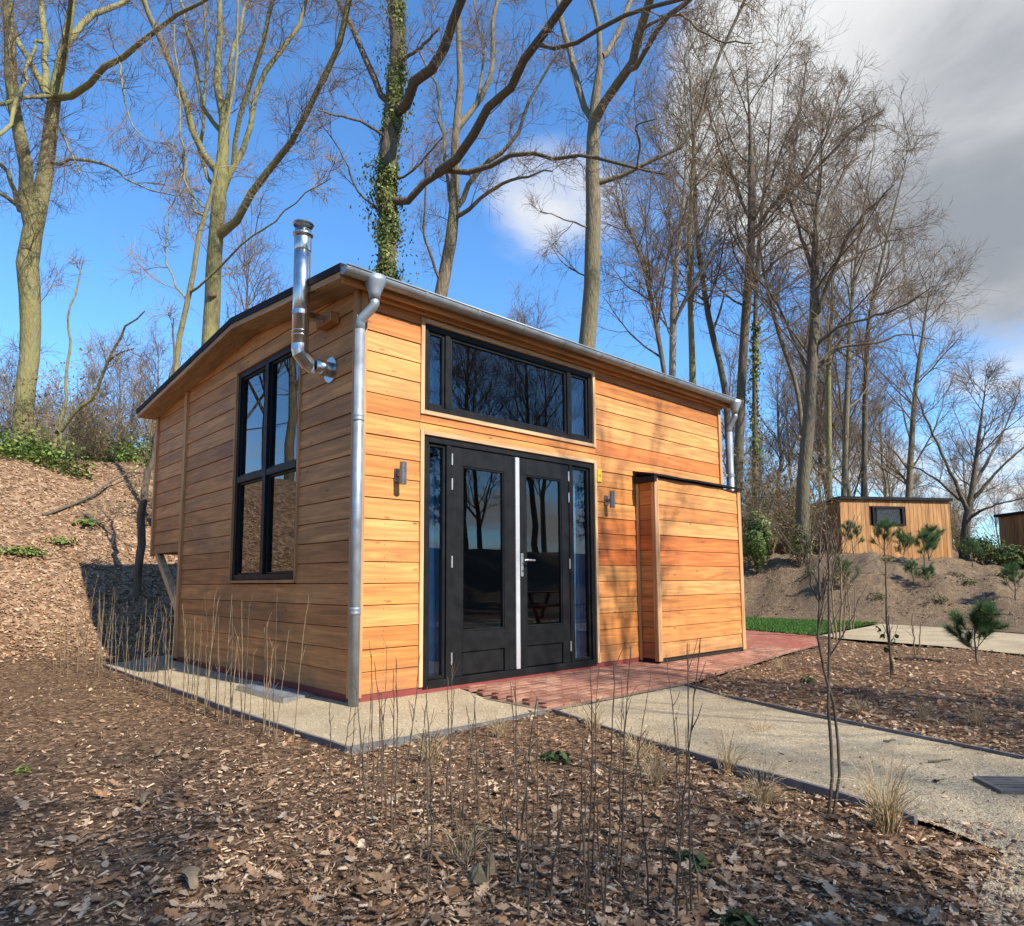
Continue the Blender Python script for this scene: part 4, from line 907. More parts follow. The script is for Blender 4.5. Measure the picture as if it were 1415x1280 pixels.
traced_auto('slim_tree', 24, [(957,620,10),(957,520,9),(953,394,7),(952,332,6),(958,220,4),(965,70,2)], 'slim upright tree just right of the pale-barked tree', W, 'bark_green', 'twig', 22, 16, 3.6, 1.0, .35, trop=.12)
traced_auto('slim_tree', 25, [(1008,640,9),(1001,534,8.5),(979,437,8),(962,315,6),(960,245,5),(955,150,3),(952,60,2)], 'dark slim tree that leans left above the end of the gutter', W, 'bark_dark', 'twig', 23, 15, 3.8, .9, .35)
traced_auto('tall_tree', 24, [(1018,700,14),(1025,525,12),(1032,416,12),(1038,328,11),(1038,241,8),(1036,166,5),(1028,40,2)], 'tallest dark tree of the wood right of the cabin with a wide spreading crown', W, 'bark_dark', 'twig', 24, 22, 4.4, 1.05, .38,
 extra=[([(1042,318,7),(1071,280,6),(1115,245,5),(1150,210,4),(1185,175,2.5),(1220,153,1.3)], 22), ([(1080,272,5),(1097,210,4),(1106,144,3),(1115,87,1.5)], 25), ([(1045,388,6),(1080,354,4),(1124,335,3),(1170,325,1.5)], 22.5), ([(1036,300,5),(1010,240,4),(985,180,3),(975,110,1.5)], 25), ([(1100,255,4),(1140,190,3),(1165,120,1.5)], 23)])
T10b, T10X, T10R = traced_auto('ivy_tree', 27, [(1043,720,9),(1044,640,8),(1043,538,7),(1045,400,6),(1052,300,4),(1064,180,3),(1072,70,1.5)], 'thin tree with ivy on its lower trunk right of the white downpipe', W, 'bark_dark', 'twig', 25, 18, 4.2, .95, .4)
traced_auto('oak_tree', 21, [(1109,768,19),(1110,664,17),(1116,603,17),(1120,542,15),(1126,437,14),(1126,372,11),(1128,306,8),(1132,245,5),(1135,170,2)], 'stout brown oak on the earth mound with a fan of branches', W, 'bark_dark', 'twig', 26, 20, 3.6, 1.0, .45,
 extra=[([(1127,440,7),(1145,390,6),(1170,330,5),(1200,290,4),(1235,255,2)], 19.5), ([(1126,480,6),(1160,450,5),(1200,440,4),(1245,425,3),(1290,395,1.5)], 19), ([(1124,380,6),(1108,330,5),(1090,270,3),(1080,210,1.5)], 22), ([(1128,330,5),(1150,270,4),(1180,210,2.5),(1205,160,1.3)], 22), ([(1124,510,6),(1160,480,5),(1205,475,4),(1250,462,2.5),(1292,470,1.3)], 20.5), ([(1118,520,5),(1085,440,4),(1060,400,3),(1035,380,1.5)], 22), ([(1127,400,6),(1165,365,5),(1210,340,3.5),(1262,325,1.5)], 21.5)])
traced_auto('slim_tree', 23, [(1112,640,6.5),(1102,542,6),(1080,472,6),(1062,407,5),(1048,330,3),(1040,250,2)], 'thin bare stem leaning left against the stout brown oak', W, 'bark_grey', 'twig', 27, 10, 2.4, .8, .4)
traced_auto('slim_tree', 27, [(1165,720,8),(1171,534,7),(1176,430,5),(1188,320,3),(1205,220,2),(1212,150,1)], 'straight slender tree behind the left end of the plank cabin roof', W, 'bark_grey', 'twig', 28, 18, 3.9, .95, .3)
traced_auto('slim_tree', 28, [(1193,720,8),(1197,502,7),(1205,420,5),(1228,320,3),(1250,230,2),(1258,180,1)], 'slender tree curving right behind the middle of the plank cabin', W, 'bark_dark', 'twig', 29, 18, 4.2, .95, .3)
traced_auto('ivy_tree', 27, [(1147,720,7.5),(1145,514,6.5),(1150,420,4),(1146,320,2)], 'thin greenish ivy-covered stem between the stout oak and the plank cabin', W, 'bark_green', 'twig', 30, 13, 3.2, .9, .4)
traced_auto('oak_tree', 26, [(1332,766,13),(1336,720,11),(1343,680,8),(1352,610,5),(1362,530,2.5)], 'low spreading dark oak between the two plank cabins', W, 'bark_dark', 'twig', 31, 12, 2.6, .9, .35,
 extra=[([(1337,708,6),(1318,660,5),(1299,620,4),(1280,580,3),(1262,530,1.5)], 25), ([(1340,695,6),(1370,660,4),(1400,630,3),(1440,600,2)], 25), ([(1346,672,5),(1385,600,3),(1410,540,2)], 27), ([(1336,716,5),(1370,700,3),(1415,688,2)], 24.5), ([(1334,692,4),(1290,660,3),(1250,640,1.5)], 27)])
traced_auto('broad_tree', 31, [(1252,760,9),(1258,640,8),(1265,540,6),(1277,450,4),(1288,370,2)], 'grey rounded bare tree rising behind the right end of the plank cabin', W, 'bark_grey', 'twig', 32, 18, 4.2, 1.0, .25)
traced_auto('slim_tree', 22, [(930,590,7),(925,560,6.5),(912,480,6.5),(897,400,6),(880,340,5),(860,300,4),(845,255,2)], 'dark thin tree leaning left between the oak trunk and the pale-barked tree', W, 'bark_dark', 'twig', 33, 15, 3.0, 1.0, .3)
# the wood farther back: four model trees, copied
def model(seed, H, r, n1, L1, mat, fine=.9, t0=.25):
    rg = np.random.default_rng(seed); n = 14; X = np.zeros((n, 3)); X[:, 2] = np.linspace(-.3, H, n); X[1:, :2] = np.cumsum(rg.normal(size=(n - 1, 2)) * .045 * H / 8, 0); R = r * (1 - np.linspace(0, 1, n) ** 1.1 * .93)
    root = empty('bare_tree', (0, 0, 0)); t, c, a, b = autotree(X, R, seed, n1, L1, mat, 'twig', fine, t0); link('trunk', t, a, root); link('crown', c, b, root); return root
models = [model(61, 9, .13, 20, 3.4, 'bark_grey'), model(62, 8, .11, 18, 3.4, 'bark_dark', .9, .15), model(63, 10, .15, 20, 3.8, 'bark_dark'), model(64, 7, .10, 20, 3.0, 'bark_green', .9, .12)]
used = [False] * 4
def put(k, x, y, s, label, group):
    if used[k]: o = copy_tree(models[k])
    else: o = models[k]; used[k] = True
    z = hz(x, y); o.location = (x, y, z); o.rotation_euler = (0, 0, random.uniform(0, 6.28)); o.scale = (s, s, s * random.uniform(.95, 1.1)); tag(o, label, 'tree', group); return o
r2 = random.Random(5)
FARL = ['low bare grey tree of the wood beyond the crest of the leafy bank', 'bare grey tree whose twigs show just above the cabin roof', 'bare grey tree far behind the pale-barked tree and the right half of the gutter', 'bare grey tree deep in the wood behind the stout brown oak', 'bare grey tree deep in the wood behind the plank cabin with the window', 'small bare grey tree beyond the low spreading oak and the second plank cabin']
for i in range(64):
    u = (-60 + i * 34 if i < 46 else [-30, 20, 70, 110, 150, 190, 225, 120, 60, 1040, 1085, 1130, 1180, 1220, 1260, 1300, 1060, 1150][i - 46]) + r2.uniform(-14, 14); D = r2.uniform(27, 50) if u < 900 else r2.uniform(31, 55); p = P(u, 640, D)
    s = r2.uniform(.75, 1.05)
    if 480 < u < 860: s *= .85
    if u < 260: s = r2.uniform(.42, .68); D = r2.uniform(26, 40); p = P(u, 640, D)
    if u > 1230: s *= .62
    put(r2.randrange(4), float(p[0]), float(p[1]), s, FARL[0 if u < 260 else 1 if u < 800 else 2 if u < 1040 else 3 if u < 1140 else 4 if u < 1320 else 5], 'far trees of the wood')
# trees on the sunny side of the plot, outside the picture, whose shade and reflection it shows
for (x, y, s, k) in ((4.5, -9.6, .95, 2), (-3.6, -13.4, 1.25, 0), (-1.9, -14.3, 1.15, 2), (-0.8, -22.5, 1.4, 1), (3.2, -30, 1.5, 2), (9.2, -26.0, 1.4, 0), (12.5, -26, 1.5, 1), (-7, -18, 1.4, 2), (6.4, -29.0, 1.6, 0), (-5.6, -13.4, 1.0, 1), (-10, -4, 1.2, 1), (-12, 3, 1.3, 2), (-10.5, 8, 1.2, 0), (-15, 6, 1.4, 1), (-13, -2, 1.4, 0), (-7, 17, 1.4, 0), (-5.2, 20, 1.4, 1), (-9, 13, 1.2, 3), (-9, 23, 1.5, 2), (-12, 19, 1.4, 1), (4.5, -36, 2.0, 0), (9, -40, 2.1, 2), (13, -37, 2.0, 1), (18, -42, 2.2, 0), (0, -38, 2.0, 2), (22, -38, 2.1, 2), (27, -32, 1.9, 0), (31, -35, 2.0, 1), (35, -33, 1.9, 2), (25, -41, 2.1, 3), (39, -36, 2.0, 0)):
    put(k, x, y, s, 'bare tree on the sunny side of the plot facing the cabin doors', 'trees facing the cabin')
# ------------------------------------------------------------------ leaves
def leaves(name, C, N, size, cols, mat='leaf', flat=.35, fold=.15):
    # kite leaves at C with rough normal N
    n = len(C); N = N + rng.normal(size=(n, 3)) * flat; N /= np.linalg.norm(N, axis=1, keepdims=True); q = rng.normal(size=(n, 3)); a = np.cross(N, q); a /= np.linalg.norm(a, axis=1, keepdims=True); b = np.cross(N, a)
    s = size * rng.uniform(.55, 1.3, n)[:, None]; w = s * rng.uniform(.4, .7, (n, 1)); cu = s * rng.uniform(-.12, .2, (n, 1)); fo = s * fold
    V = np.stack([C - a * s * .5 + N * cu, C - a * s * .22 + b * w * .42 + N * fo, C + a * s * .2 + b * w * .5 + N * fo * rng.uniform(.3, 1.6, (n, 1)), C + a * s * .5 + N * cu, C + a * s * .16 - b * w * .5 + N * fo * rng.uniform(.3, 1.6, (n, 1)), C - a * s * .25 - b * w * .40 + N * fo], 1).reshape(-1, 3)
    i = np.arange(n)[:, None] * 6; F = np.concatenate([i + [0, 1, 2, 3], i + [0, 3, 4, 5]], 0); me = npmesh(name, V, F)
    c = np.array(cols)[rng.integers(0, len(cols), n)] * rng.uniform(.7, 1.3, (n, 1)); vcol(me, np.repeat(c, 6, 0)); return me
GREEN = [(0.15, 0.19, 0.04), (0.23, 0.26, 0.065), (0.08, 0.12, 0.03), (0.29, 0.31, 0.10)]
def ivy_on(X, R, lo, hi, n, root, spread=.22, size=.10, side=None):
    t = rng.uniform(lo, hi, n) ** 1.0 * (len(X) - 1); i = t.astype(int); f = (t - i)[:, None]; c = X[i] * (1 - f) + X[np.minimum(i + 1, len(X) - 1)] * f; r = R[i]
    a = rng.uniform(0, 6.28, n)
    if side is not None: a = side + rng.normal(size=n) * 1.25
    kp = (np.sin(t * 1.9 + 1) + np.sin(a * 2 + t * .7) + .6 * np.sin(t * 4.1)) > -.85; t, i, f, c, r, a = t[kp], i[kp], f[kp], c[kp], r[kp], a[kp]; n = len(t)
    nn = np.stack([np.cos(a), np.sin(a), rng.normal(size=n) * .2], -1); bl = np.clip(.45 + .75 * np.sin(t * 2.7 + a) * np.sin(t * 1.3 + a * 2), .05, 1.2)
    c = c + nn * (r * .95 + np.abs(rng.normal(size=n)) * spread * bl)[:, None]; link('ivy', leaves('ivy', c, nn, size, GREEN), M['leaf'], root)
sd = math.atan2(CR[1] - CFW[1], CR[0] - CFW[0])
ivy_on(T4X, T4R, .3, .97, 6000, T4, .10, .075, sd); ivy_on(T4X, T4R, .26, .55, 4200, T4, .30, .085); ivy_on(T4X, T4R, .5, .8, 1500, T4, .24, .08, sd + 2.4)
ivy_on(T10X, T10R, .02, .45, 1500, T10b, .2, .13)
def bush(name, u, v, D, w, h, n, cols, label, size=.08, z0=None):
    p = P(u, v, D); g = hz(p[0], p[1]) if z0 is None else z0; root = empty(name, (float(p[0]), float(p[1]), g), label, 'bush', 'green bushes')
    q = rng.normal(size=(n, 3)); q /= np.linalg.norm(q, axis=1, keepdims=True); rad = rng.uniform(.35, 1, n) ** .6 * (.75 + .25 * np.sin(q[:, 0] * 5 + q[:, 2] * 4)); c = q * rad[:, None] * [w / 2, w / 2, h / 2] + [p[0], p[1], g + h * .52]
    link('foliage', leaves('foliage', c, q, size, cols), M['leaf'], root)
    X = np.array([[[p[0], p[1], g - .1], [p[0] + (rng.random() - .5) * w * .5, p[1] + (rng.random() - .5) * w * .5, g + h * .5], [p[0] + (rng.random() - .5) * w * .7, p[1] + (rng.random() - .5) * w * .7, g + h * .9]] for _ in range(9)]); link('stems', npmesh('stems', *tubes(X, np.tile([[.02, .014, .005]], (9, 1)), 5)), M['stem'], root)
bush('evergreen_bush', 1047, 745, 20.5, 1.0, 1.9, 2600, [(0.10, 0.16, 0.04), (0.15, 0.21, 0.06), (0.20, 0.26, 0.08)], 'loose yellow-green bush beside the far corner of the larch cabin', .09)
bush('evergreen_bush', 1196, 690, 29, 2.2, 2.7, 2600, [(0.16, 0.22, 0.04), (0.22, 0.28, 0.06), (0.12, 0.18, 0.03)], 'bright green bush growing behind the plank cabin roof', .13)
bush('evergreen_bush', 1105, 735, 20, .9, 1.3, 1200, [(0.16, 0.17, 0.05), (0.20, 0.20, 0.06)], 'low olive bush in front of the stout brown oak', .08)
for (u, v, D, w, h, lab) in ((1360, 790, 23.5, 1.6, 1.2, 'dark green shrub beside the farther plank cabin'), (1395, 790, 23, 1.3, 1.0, 'dark green shrub under the wall of the farther plank cabin')): bush('evergreen_bush', u, v, D, w, h, 1500, [(0.07, 0.11, 0.03), (0.10, 0.13, 0.04)], lab, .09)
# leafy thicket of brambles and twigs on banks
def thicket_mesh(seed, H):
    rg = np.random.default_rng(seed); n = 14; a = rg.uniform(0, 6.28, n); X = np.zeros((n, 6, 3)); 
    for s in range(1, 6): X[:, s] = X[:, s - 1] + np.stack([np.cos(a) * .07 * H * s / 3, np.sin(a) * .07 * H * s / 3, np.full(n, H / 5)], -1) + rg.normal(size=(n, 3)) * .04 * H
    R = np.tile(np.linspace(.011, .004, 6), (n, 1)); B = grow(X, R, 6, lambda t, l: .35 * H + 0 * t, (20, 70), 5, .03, .2, .15, 1, .7, .003, rg); C2 = grow(*B, 5, lambda t, l: .2 * H + 0 * t, (25, 70), 4, .0, .2, .1, 1, .7, .0022, rg)
    me = npmesh('branches', *join([tubes(X, R, 4), tubes(*B, 3), tubes(*C2, 3)])); tips = np.concatenate([C2[0][:, -1], B[0][:, -1]]); k = tips[rg.random(len(tips)) < .5]
    lm = leaves('dead_leaves', k, rg.normal(size=k.shape), .07, [(0.30, 0.21, 0.10), (0.22, 0.15, 0.07), (0.18, 0.17, 0.06), (0.34, 0.26, 0.14)]); return me, lm
tm = [thicket_mesh(71, 1.4), thicket_mesh(72, 1.9), thicket_mesh(73, 1.1)]
for a, b in tm: a.materials.append(M['twig_light']); b.materials.append(M['leaf'])
def thicket(x, y, k, s, label, group):
    r = empty('bare_shrub', (x, y, hz(x, y) - .03), label, 'shrub', group); r.rotation_euler.z = random.uniform(0, 6.28); r.scale = (s, s, s)
    for nm, me in (('branches', tm[k][0]), ('dead_leaves', tm[k][1])): o = bpy.data.objects.new(nm, me); COL.objects.link(o); o.parent = r
r3 = random.Random(9)
for i in range(34):
    u = r3.uniform(1022, 1120) if i < 22 else r3.uniform(1120, 1330); D = r3.uniform(21, 30) if i < 22 else r3.uniform(31, 36); p = P(u, 700, D); thicket(float(p[0]), float(p[1]), r3.randrange(3), r3.uniform(.9, 1.7), 'tan twiggy shrub of the thicket on the bank right of the cabin', 'thicket right of the cabin')
for i in range(26):
    u = r3.uniform(-10, 235); D = r3.uniform(16.5, 21.5); p = P(u, 640, D); thicket(float(p[0]), float(p[1]), r3.randrange(3), r3.uniform(.6, 1.2), 'twiggy undergrowth shrub on the crest of the leafy bank', 'undergrowth on the bank')
for i in range(12): thicket(r3.uniform(1, 8), r3.uniform(9, 15), r3.randrange(3), r3.uniform(.8, 1.3), 'twiggy shrub on the bank right behind the cabin', 'shrubs behind the cabin')
# crooked sapling and fallen branches on the left bank
tree('leaning_sapling', 15.2, [([(58,672,7),(68,640,7),(80,600,6.5),(88,560,5),(93,500,4),(98,440,3),(104,400,2.5),(115,360,1.5)], 0), ([(82,598,7),(105,572,6),(130,545,5),(145,510,4.5),(158,480,4),(180,450,3),(200,430,2)], (0,-.5)), ([(70,632,3.5),(82,615,3.5),(84,598,3)], (-.1,-.1)), ([(150,500,3),(165,488,2.5),(185,482,2)], (-.5,-.8))], 'crooked greenish sapling with crossed stems on the leafy bank', None, 'bark_green', 'twig_light', 2.0, .7, 41, .8, cat='sapling')
tree('young_tree', 11.3, [([(190,800,11),(193,760,12),(199,700,11),(208,640,9),(220,590,8),(228,560,6),(236,500,4),(240,440,2)], 0), ([(212,625,3),(205,590,2.5),(198,560,2)], (0,.3))], 'dark mossy young trunk on the bank close behind the cabin corner', None, 'bark_dark', 'twig_light', 1.6, .6, 42, .8, cat='tree')
def fallen(pts, label, r=.035, mat='bark_dark'):
    X = []
    for (u, v, up) in pts:
        dd = pray(u, v); t = 3.0
        while t < 60 and (CC + dd * t)[2] > hz(*(CC + dd * t)[:2]): t += .05
        q = CC + dd * t; X.append(q + [0, 0, up])
    X = resample(np.array(X), 14); mb = MB(); mb.tube(X, list(np.linspace(r, r * .35, 14)), 7); o = obj('fallen_branch', mb, M[mat], None, smooth=True); tag(o, label, 'branch')
    A = grow(X[None], np.linspace(r, r * .35, 14)[None], 9, lambda t, l: .5 + 0 * t, (25, 60), 5, .02, .15, .1, 1, .6, .004, rng); link('twigs', npmesh('twigs', *tubes(*A, 4)), M[mat], o)
fallen([(60,716,.05),(95,706,.10),(125,696,.15),(150,680,.2),(175,668,.2),(196,658,.25)], 'long dark fallen branch lying across the leafy bank')
fallen([(118,715,.05),(140,730,.06),(160,747,.05),(185,760,.05)], 'short dark fallen branch below the long one on the leafy bank', .03)
fallen([(0,0,0),(1,1,0)] if False else [(70,795,.02),(100,790,.05),(135,783,.08),(150,775,.1)], 'pale thin stick lying on the leaves near the house shadow', .012, 'stem_tan')
# ------------------------------------------------------------------ far cabins
def plank_cabin(O, ex, W_, H_, depth, label, win=None, roofdrop=.0, flue=None, zb=None):
    # O: front left base corner, ex: unit direction along the front, front faces -ey
    ex = np.array([ex[0], ex[1], 0.]); ex /= np.linalg.norm(ex); ey = np.array([-ex[1], ex[0], 0.]); O = np.array(O, float)
    root = empty('plank_cabin', tuple(O), label, 'cabin', None)
    def T3(a, b, z): return O + ex * a + ey * b + np.array([0, 0, z])
    def bx(name, a0, a1, b0, b1, z0, z1, mat, par, col=None):
        mb = MB(); mb.add([T3(a, b, z) for z in (z0, z1) for (a, b) in ((a0, b0), (a1, b0), (a1, b1), (a0, b1))], [(0,3,2,1),(4,5,6,7),(0,1,5,4),(1,2,6,5),(2,3,7,6),(3,0,4,7)]); return obj(name, mb, M[mat], par, col)
    core = bx('wall', .03, W_ - .03, .03, depth - .03, -.8, H_, 'core', root)
    pw = .165; k = 0; a = 0.
    while a < W_ - .02:
        c = [(0.42, 0.21, 0.075), (0.47, 0.25, 0.095), (0.37, 0.175, 0.06)][random.randrange(3)]; f = random.uniform(.9, 1.1); c = tuple(x * f for x in c); b = min(a + pw, W_)
        segs = [(-.6, H_)]
        if win and b > win[0] and a < win[1]: segs = [(-.6, win[2]), (win[3], H_)]
        for z0, z1 in segs: bx('plank', a + .006, b - .006, .0 + random.uniform(0, .006), .028, z0, z1, 'plank_far', core, c)
        a += pw
    a = 0.03
    while a < depth:
        c = [(0.38, 0.19, 0.07), (0.43, 0.22, 0.085)][random.randrange(2)]; bx('plank', .0, .028, a + .006, min(a + pw, depth) - .006, -.6, H_, 'plank_far', core, c); a += pw
    mb = MB(); z0, z1 = H_, H_ + .10
    q = [T3(-.08, -.1, z0), T3(W_ + .08, -.1, z0), T3(W_ + .08, depth, z0 - roofdrop), T3(-.08, depth, z0 - roofdrop)]; mb.add(q + [p + np.array([0, 0, .10]) for p in q], [(0,3,2,1),(4,5,6,7),(0,1,5,4),(1,2,6,5),(2,3,7,6),(3,0,4,7)]); obj('roof', mb, M['roofing'], root)
    if win:
        w = .07; x0, x1, c0, c1 = win; fr = bx('window', x0, x1, .06, .09, c0, c1, 'core', root)
        for nm, r in (('frame', (x0, x0 + w, c0, c1)), ('frame', (x1 - w, x1, c0, c1)), ('frame', (x0 + w, x1 - w, c1 - w, c1)), ('frame', (x0 + w, x1 - w, c0, c0 + w))): bx('window_frame', r[0], r[1], -.03, .058, r[2], r[3], 'black', fr)
        bx('glass_pane', x0 + w, x1 - w, .03, .036, c0 + w, c1 - w, 'glass', fr)
    if flue:
        p = T3(flue[0], flue[1], H_ - .1); mb = MB(); mb.tube([p, p + [0, 0, flue[2]], p + [0, 0, flue[2] + .02], p + [0, 0, flue[2] + .16]], [.07, .07, .11, .11], 14); obj('flue', mb, M['steel'], root, smooth=False)
    return root
A = P(1160, 690, 24.0); B = P(1311, 689, 24.9); zb = float(P(1310, 775, 24.9)[2])
plank_cabin((A[0], A[1], zb), B[:2] - A[:2], float(np.linalg.norm(B[:2] - A[:2])), float(A[2] - zb), 4.2, 'low cabin of upright orange planks with one black window on the earth mound', win=(1.28, 2.55, float(P(1230, 727, 24.4)[2] - zb), float(P(1230, 700, 24.4)[2] - zb)), roofdrop=.25, flue=(-.25, 3.2, .75))
A = P(1379, 715, 25.5); B = P(1470, 705, 22.5); zb = float(P(1390, 800, 25.5)[2])
r = plank_cabin((A[0], A[1], zb), B[:2] - A[:2], float(np.linalg.norm(B[:2] - A[:2])), float(A[2] - zb), 3.5, 'second upright plank cabin with a steel flue behind the dark green shrubs', win=(.55, 2.1, .02, .95), flue=(.75, .9, .85))
# ------------------------------------------------------------------ picnic table (seen in the door glass)
pt = empty('picnic_table', (9.6, -7.4, -.1), 'red-brown picnic table on the sand facing the cabin doors', 'table')
def pb(name, x0, x1, y0, y1, z0, z1): mb = MB(); mb.bbox(9.6 + x0, 9.6 + x1, -7.4 + y0, -7.4 + y1, z0, z1, .006); obj(name, mb, M['red_paint'], pt)
for k in range(5): pb('table_plank', -.9, .9, -.36 + k * .145, -.225 + k * .145, .62, .66)
for s in (-1, 1):
    for k in range(2): pb('seat_plank', -.9, .9, s * .72 - .14 + k * .145, s * .72 - .005 + k * .145, .31, .35)
    pb('cross_beam', s * .62 - .035, s * .62 + .035, -.82, .82, .25, .309)
    for q in (-1, 1):
        mb = MB(); x = 9.6 + s * .62; mb.prism([(-7.4 + q * .55, -.12), (-7.4 + q * .65, -.12), (-7.4 + q * .3, .618), (-7.4 + q * .2, .618)], lambda a, z: (x + .037, a, z), lambda a, z: (x + .08, a, z)); obj('leg', mb, M['red_paint'], pt)
# ------------------------------------------------------------------ ground litter
def visible(x, y, mu=250):
    d = np.stack([x, y, np.full(len(x), -.1)], -1) - CC; f = d @ CFW; u = CX + CF * (d @ CR) / np.maximum(f, .1); return (f > .6) & (u > -mu) & (u < W0 + mu)
def hardmask(x, y, pad=0.0):
    h = np.zeros(len(x), bool)
    for p in HARD: h |= inpoly(x, y, p)
    return h | ((x > -.02) & (x < 6) & (y > -.3) & (y < 4.6))
def scatter(n, lo, hi, box, keep):
    # points with density falling with distance from the camera side of the bed
    out = []; tot = 0
    while tot < n:
        r = np.exp(rng.uniform(math.log(lo), math.log(hi), n)); a = rng.uniform(0, 2 * np.pi, n); x = CC[0] + r * np.cos(a); y = CC[1] + r * np.sin(a); m = (x > box[0]) & (x < box[1]) & (y > box[2]) & (y < box[3]) & visible(x, y); x, y = x[m], y[m]; k = keep(x, y); q = np.stack([x[k], y[k]], -1); out.append(q); tot += len(q)
    return np.concatenate(out)[:n]
CHIP = [(0.14, 0.078, 0.045), (0.23, 0.135, 0.078), (0.34, 0.215, 0.125), (0.47, 0.325, 0.205), (0.17, 0.105, 0.064), (0.57, 0.42, 0.28), (0.28, 0.172, 0.10), (0.08, 0.048, 0.03), (0.40, 0.265, 0.16), (0.11, 0.066, 0.042)]
def chips(n, lo, hi, box, keep, smin, smax, name, label, cols=None, fat=1., cat='mulch', flat=None):
    q = scatter(n, lo, hi, box, keep); z = (hgt(q[:, 0], q[:, 1]) if flat is None else flat) + rng.uniform(.0, .016 if flat is None else .004, n); big = rng.random(n) ** 3; L = (smin + (smax - smin) * big) * .5; Wd = L * np.minimum(rng.uniform(.16, .5, n) * fat, 1); Th = Wd * np.minimum(rng.uniform(.12, .45, n) * fat, .8)
    L, Wd, Th = L[:, None], Wd[:, None], Th[:, None]; yaw = rng.uniform(0, 6.28, n); ti = rng.normal(size=n) * .28; a = np.stack([np.cos(yaw) * np.cos(ti), np.sin(yaw) * np.cos(ti), np.sin(ti)], -1); up = np.array([0, 0, 1.]) + rng.normal(size=(n, 3)) * .3; b = np.cross(up, a); b /= np.linalg.norm(b, axis=1, keepdims=True); c = np.cross(a, b); C = np.stack([q[:, 0], q[:, 1], z], -1); tp = rng.uniform(.35, 1., (n, 2))
    V = np.stack([C - a*L*rng.uniform(.8,1,(n,1)) - b*Wd*tp[:, :1] - c*Th, C + a*L - b*Wd*tp[:, 1:] - c*Th, C + a*L*rng.uniform(.75,1,(n,1)) + b*Wd*tp[:, 1:] - c*Th, C - a*L + b*Wd*tp[:, :1] - c*Th, C - a*L*.96 - b*Wd*tp[:, :1]*.9 + c*Th, C + a*L*.93 - b*Wd*tp[:, 1:]*.8 + c*Th, C + a*L*.8 + b*Wd*tp[:, 1:]*.9 + c*Th*.6, C - a*L*.9 + b*Wd*tp[:, :1]*.9 + c*Th], 1).reshape(-1, 3)
    i = np.arange(n)[:, None] * 8; near = np.hypot(q[:, 0] - CC[0], q[:, 1] - CC[1]) < 4.6; F = np.concatenate([i + [4,5,6,7]] + [i[near] + f for f in ([0,1,5,4],[1,2,6,5],[2,3,7,6],[3,0,4,7])], 0); me = npmesh(name, V, F); cp_ = np.array(cols or CHIP); col = cp_[rng.integers(0, len(cp_), n)] * rng.uniform(.75, 1.25, (n, 1)) * (1.14 + .30 * np.clip(vnoise(q[:, 0], q[:, 1], 1.9, 21), -1, 1))[:, None]; vcol(me, np.repeat(col, 8, 0)); o = link(name, me, M['chip']); o['kind'] = 'stuff'; tag(o, label, cat)
bed = lambda x, y: ~hardmask(x, y)
def bedk(x, y):
    p = 1 - .9 * sstep(5.2, 7.2, y); return bed(x, y) & (rng.random(len(x)) < p)
EARTH = [(0.20, 0.145, 0.095), (0.26, 0.19, 0.125), (0.14, 0.10, 0.068), (0.32, 0.24, 0.16), (0.22, 0.16, 0.10)]
chips(70000, 1.1, 15, (-9, 10, -6.5, 9), bedk, .010, .046, 'bark_mulch', 'brown shredded bark mulch covering the planting beds')
chips(7000, 13, 27, (13.4, 26, -6, 7), lambda x, y: (hgt(x, y) > .0), .025, .11, 'earth_clods', 'loose brown clods of earth covering the bare mound', EARTH, 1.6, 'earth')
EDGE = [(0.40, -4.05), (0.2, -4.4), (-0.05, -4.4), (-0.33, -4.42), (-0.78, -4.68), (-1.65, -6.4), (-1.3, -6.4), (-0.55, -4.98), (-0.25, -4.7), (0.3, -4.66), (0.55, -4.3)]
chips(1500, 1.5, 6, (-2, 1, -6.5, -3.5), lambda x, y: inpoly(x, y, EDGE), .011, .045, 'bark_mulch', 'loose bark spilling from the bed onto the sandy path', None, 1., 'mulch', -.097)
chips(800, 1.5, 9, (-1.5, 3, -6.5, 4), lambda x, y: inpoly(x, y, PATH) | inpoly(x, y, STRIP) & (y < -.5), .008, .03, 'bark_mulch', 'stray bark bits lying on the sandy path', None, 1., 'mulch', -.096)
# stray chips and grit on the sandy surfaces
def grit(n):
    q = scatter(n, 1.2, 12, (-1.5, 9, -7, 5.2), lambda x, y: inpoly(x, y, STRIP) | inpoly(x, y, PATH)); s = rng.uniform(.002, .0055, n) * (1 + .8 * (rng.random(n) < .05)); z = np.where(inpoly(q[:, 0], q[:, 1], STRIP), strip_z(q[:, 0], q[:, 1]), -.0995); C = np.stack([q[:, 0], q[:, 1], z], -1); V = np.stack([C + np.stack([np.cos(a + q[:, 0] * 99) * s * rng.uniform(.7, 1.3, n), np.sin(a + q[:, 0] * 99) * s * rng.uniform(.7, 1.3, n), 0 * s], -1) for a in (0, 1.57, 3.14, 4.71)] + [C + np.stack([0 * s, 0 * s, s * .9], -1)], 1).reshape(-1, 3)
    i = np.arange(n)[:, None] * 5; F = np.concatenate([i + f for f in ([0,1,4],[1,2,4],[2,3,4],[3,0,4])], 0); me = npmesh('loose_grit', V, F); col = np.array([(0.48, 0.39, 0.25), (0.34, 0.27, 0.17), (0.58, 0.50, 0.36), (0.25, 0.20, 0.14), (0.42, 0.33, 0.2)])[rng.integers(0, 5, n)] * rng.uniform(.8, 1.2, (n, 1)); vcol(me, np.repeat(col, 5, 0)); o = link('loose_grit', me, M['chip']); o['kind'] = 'stuff'; tag(o, 'loose sandy grit scattered over the path and gravel strip', 'grit')
grit(20000)
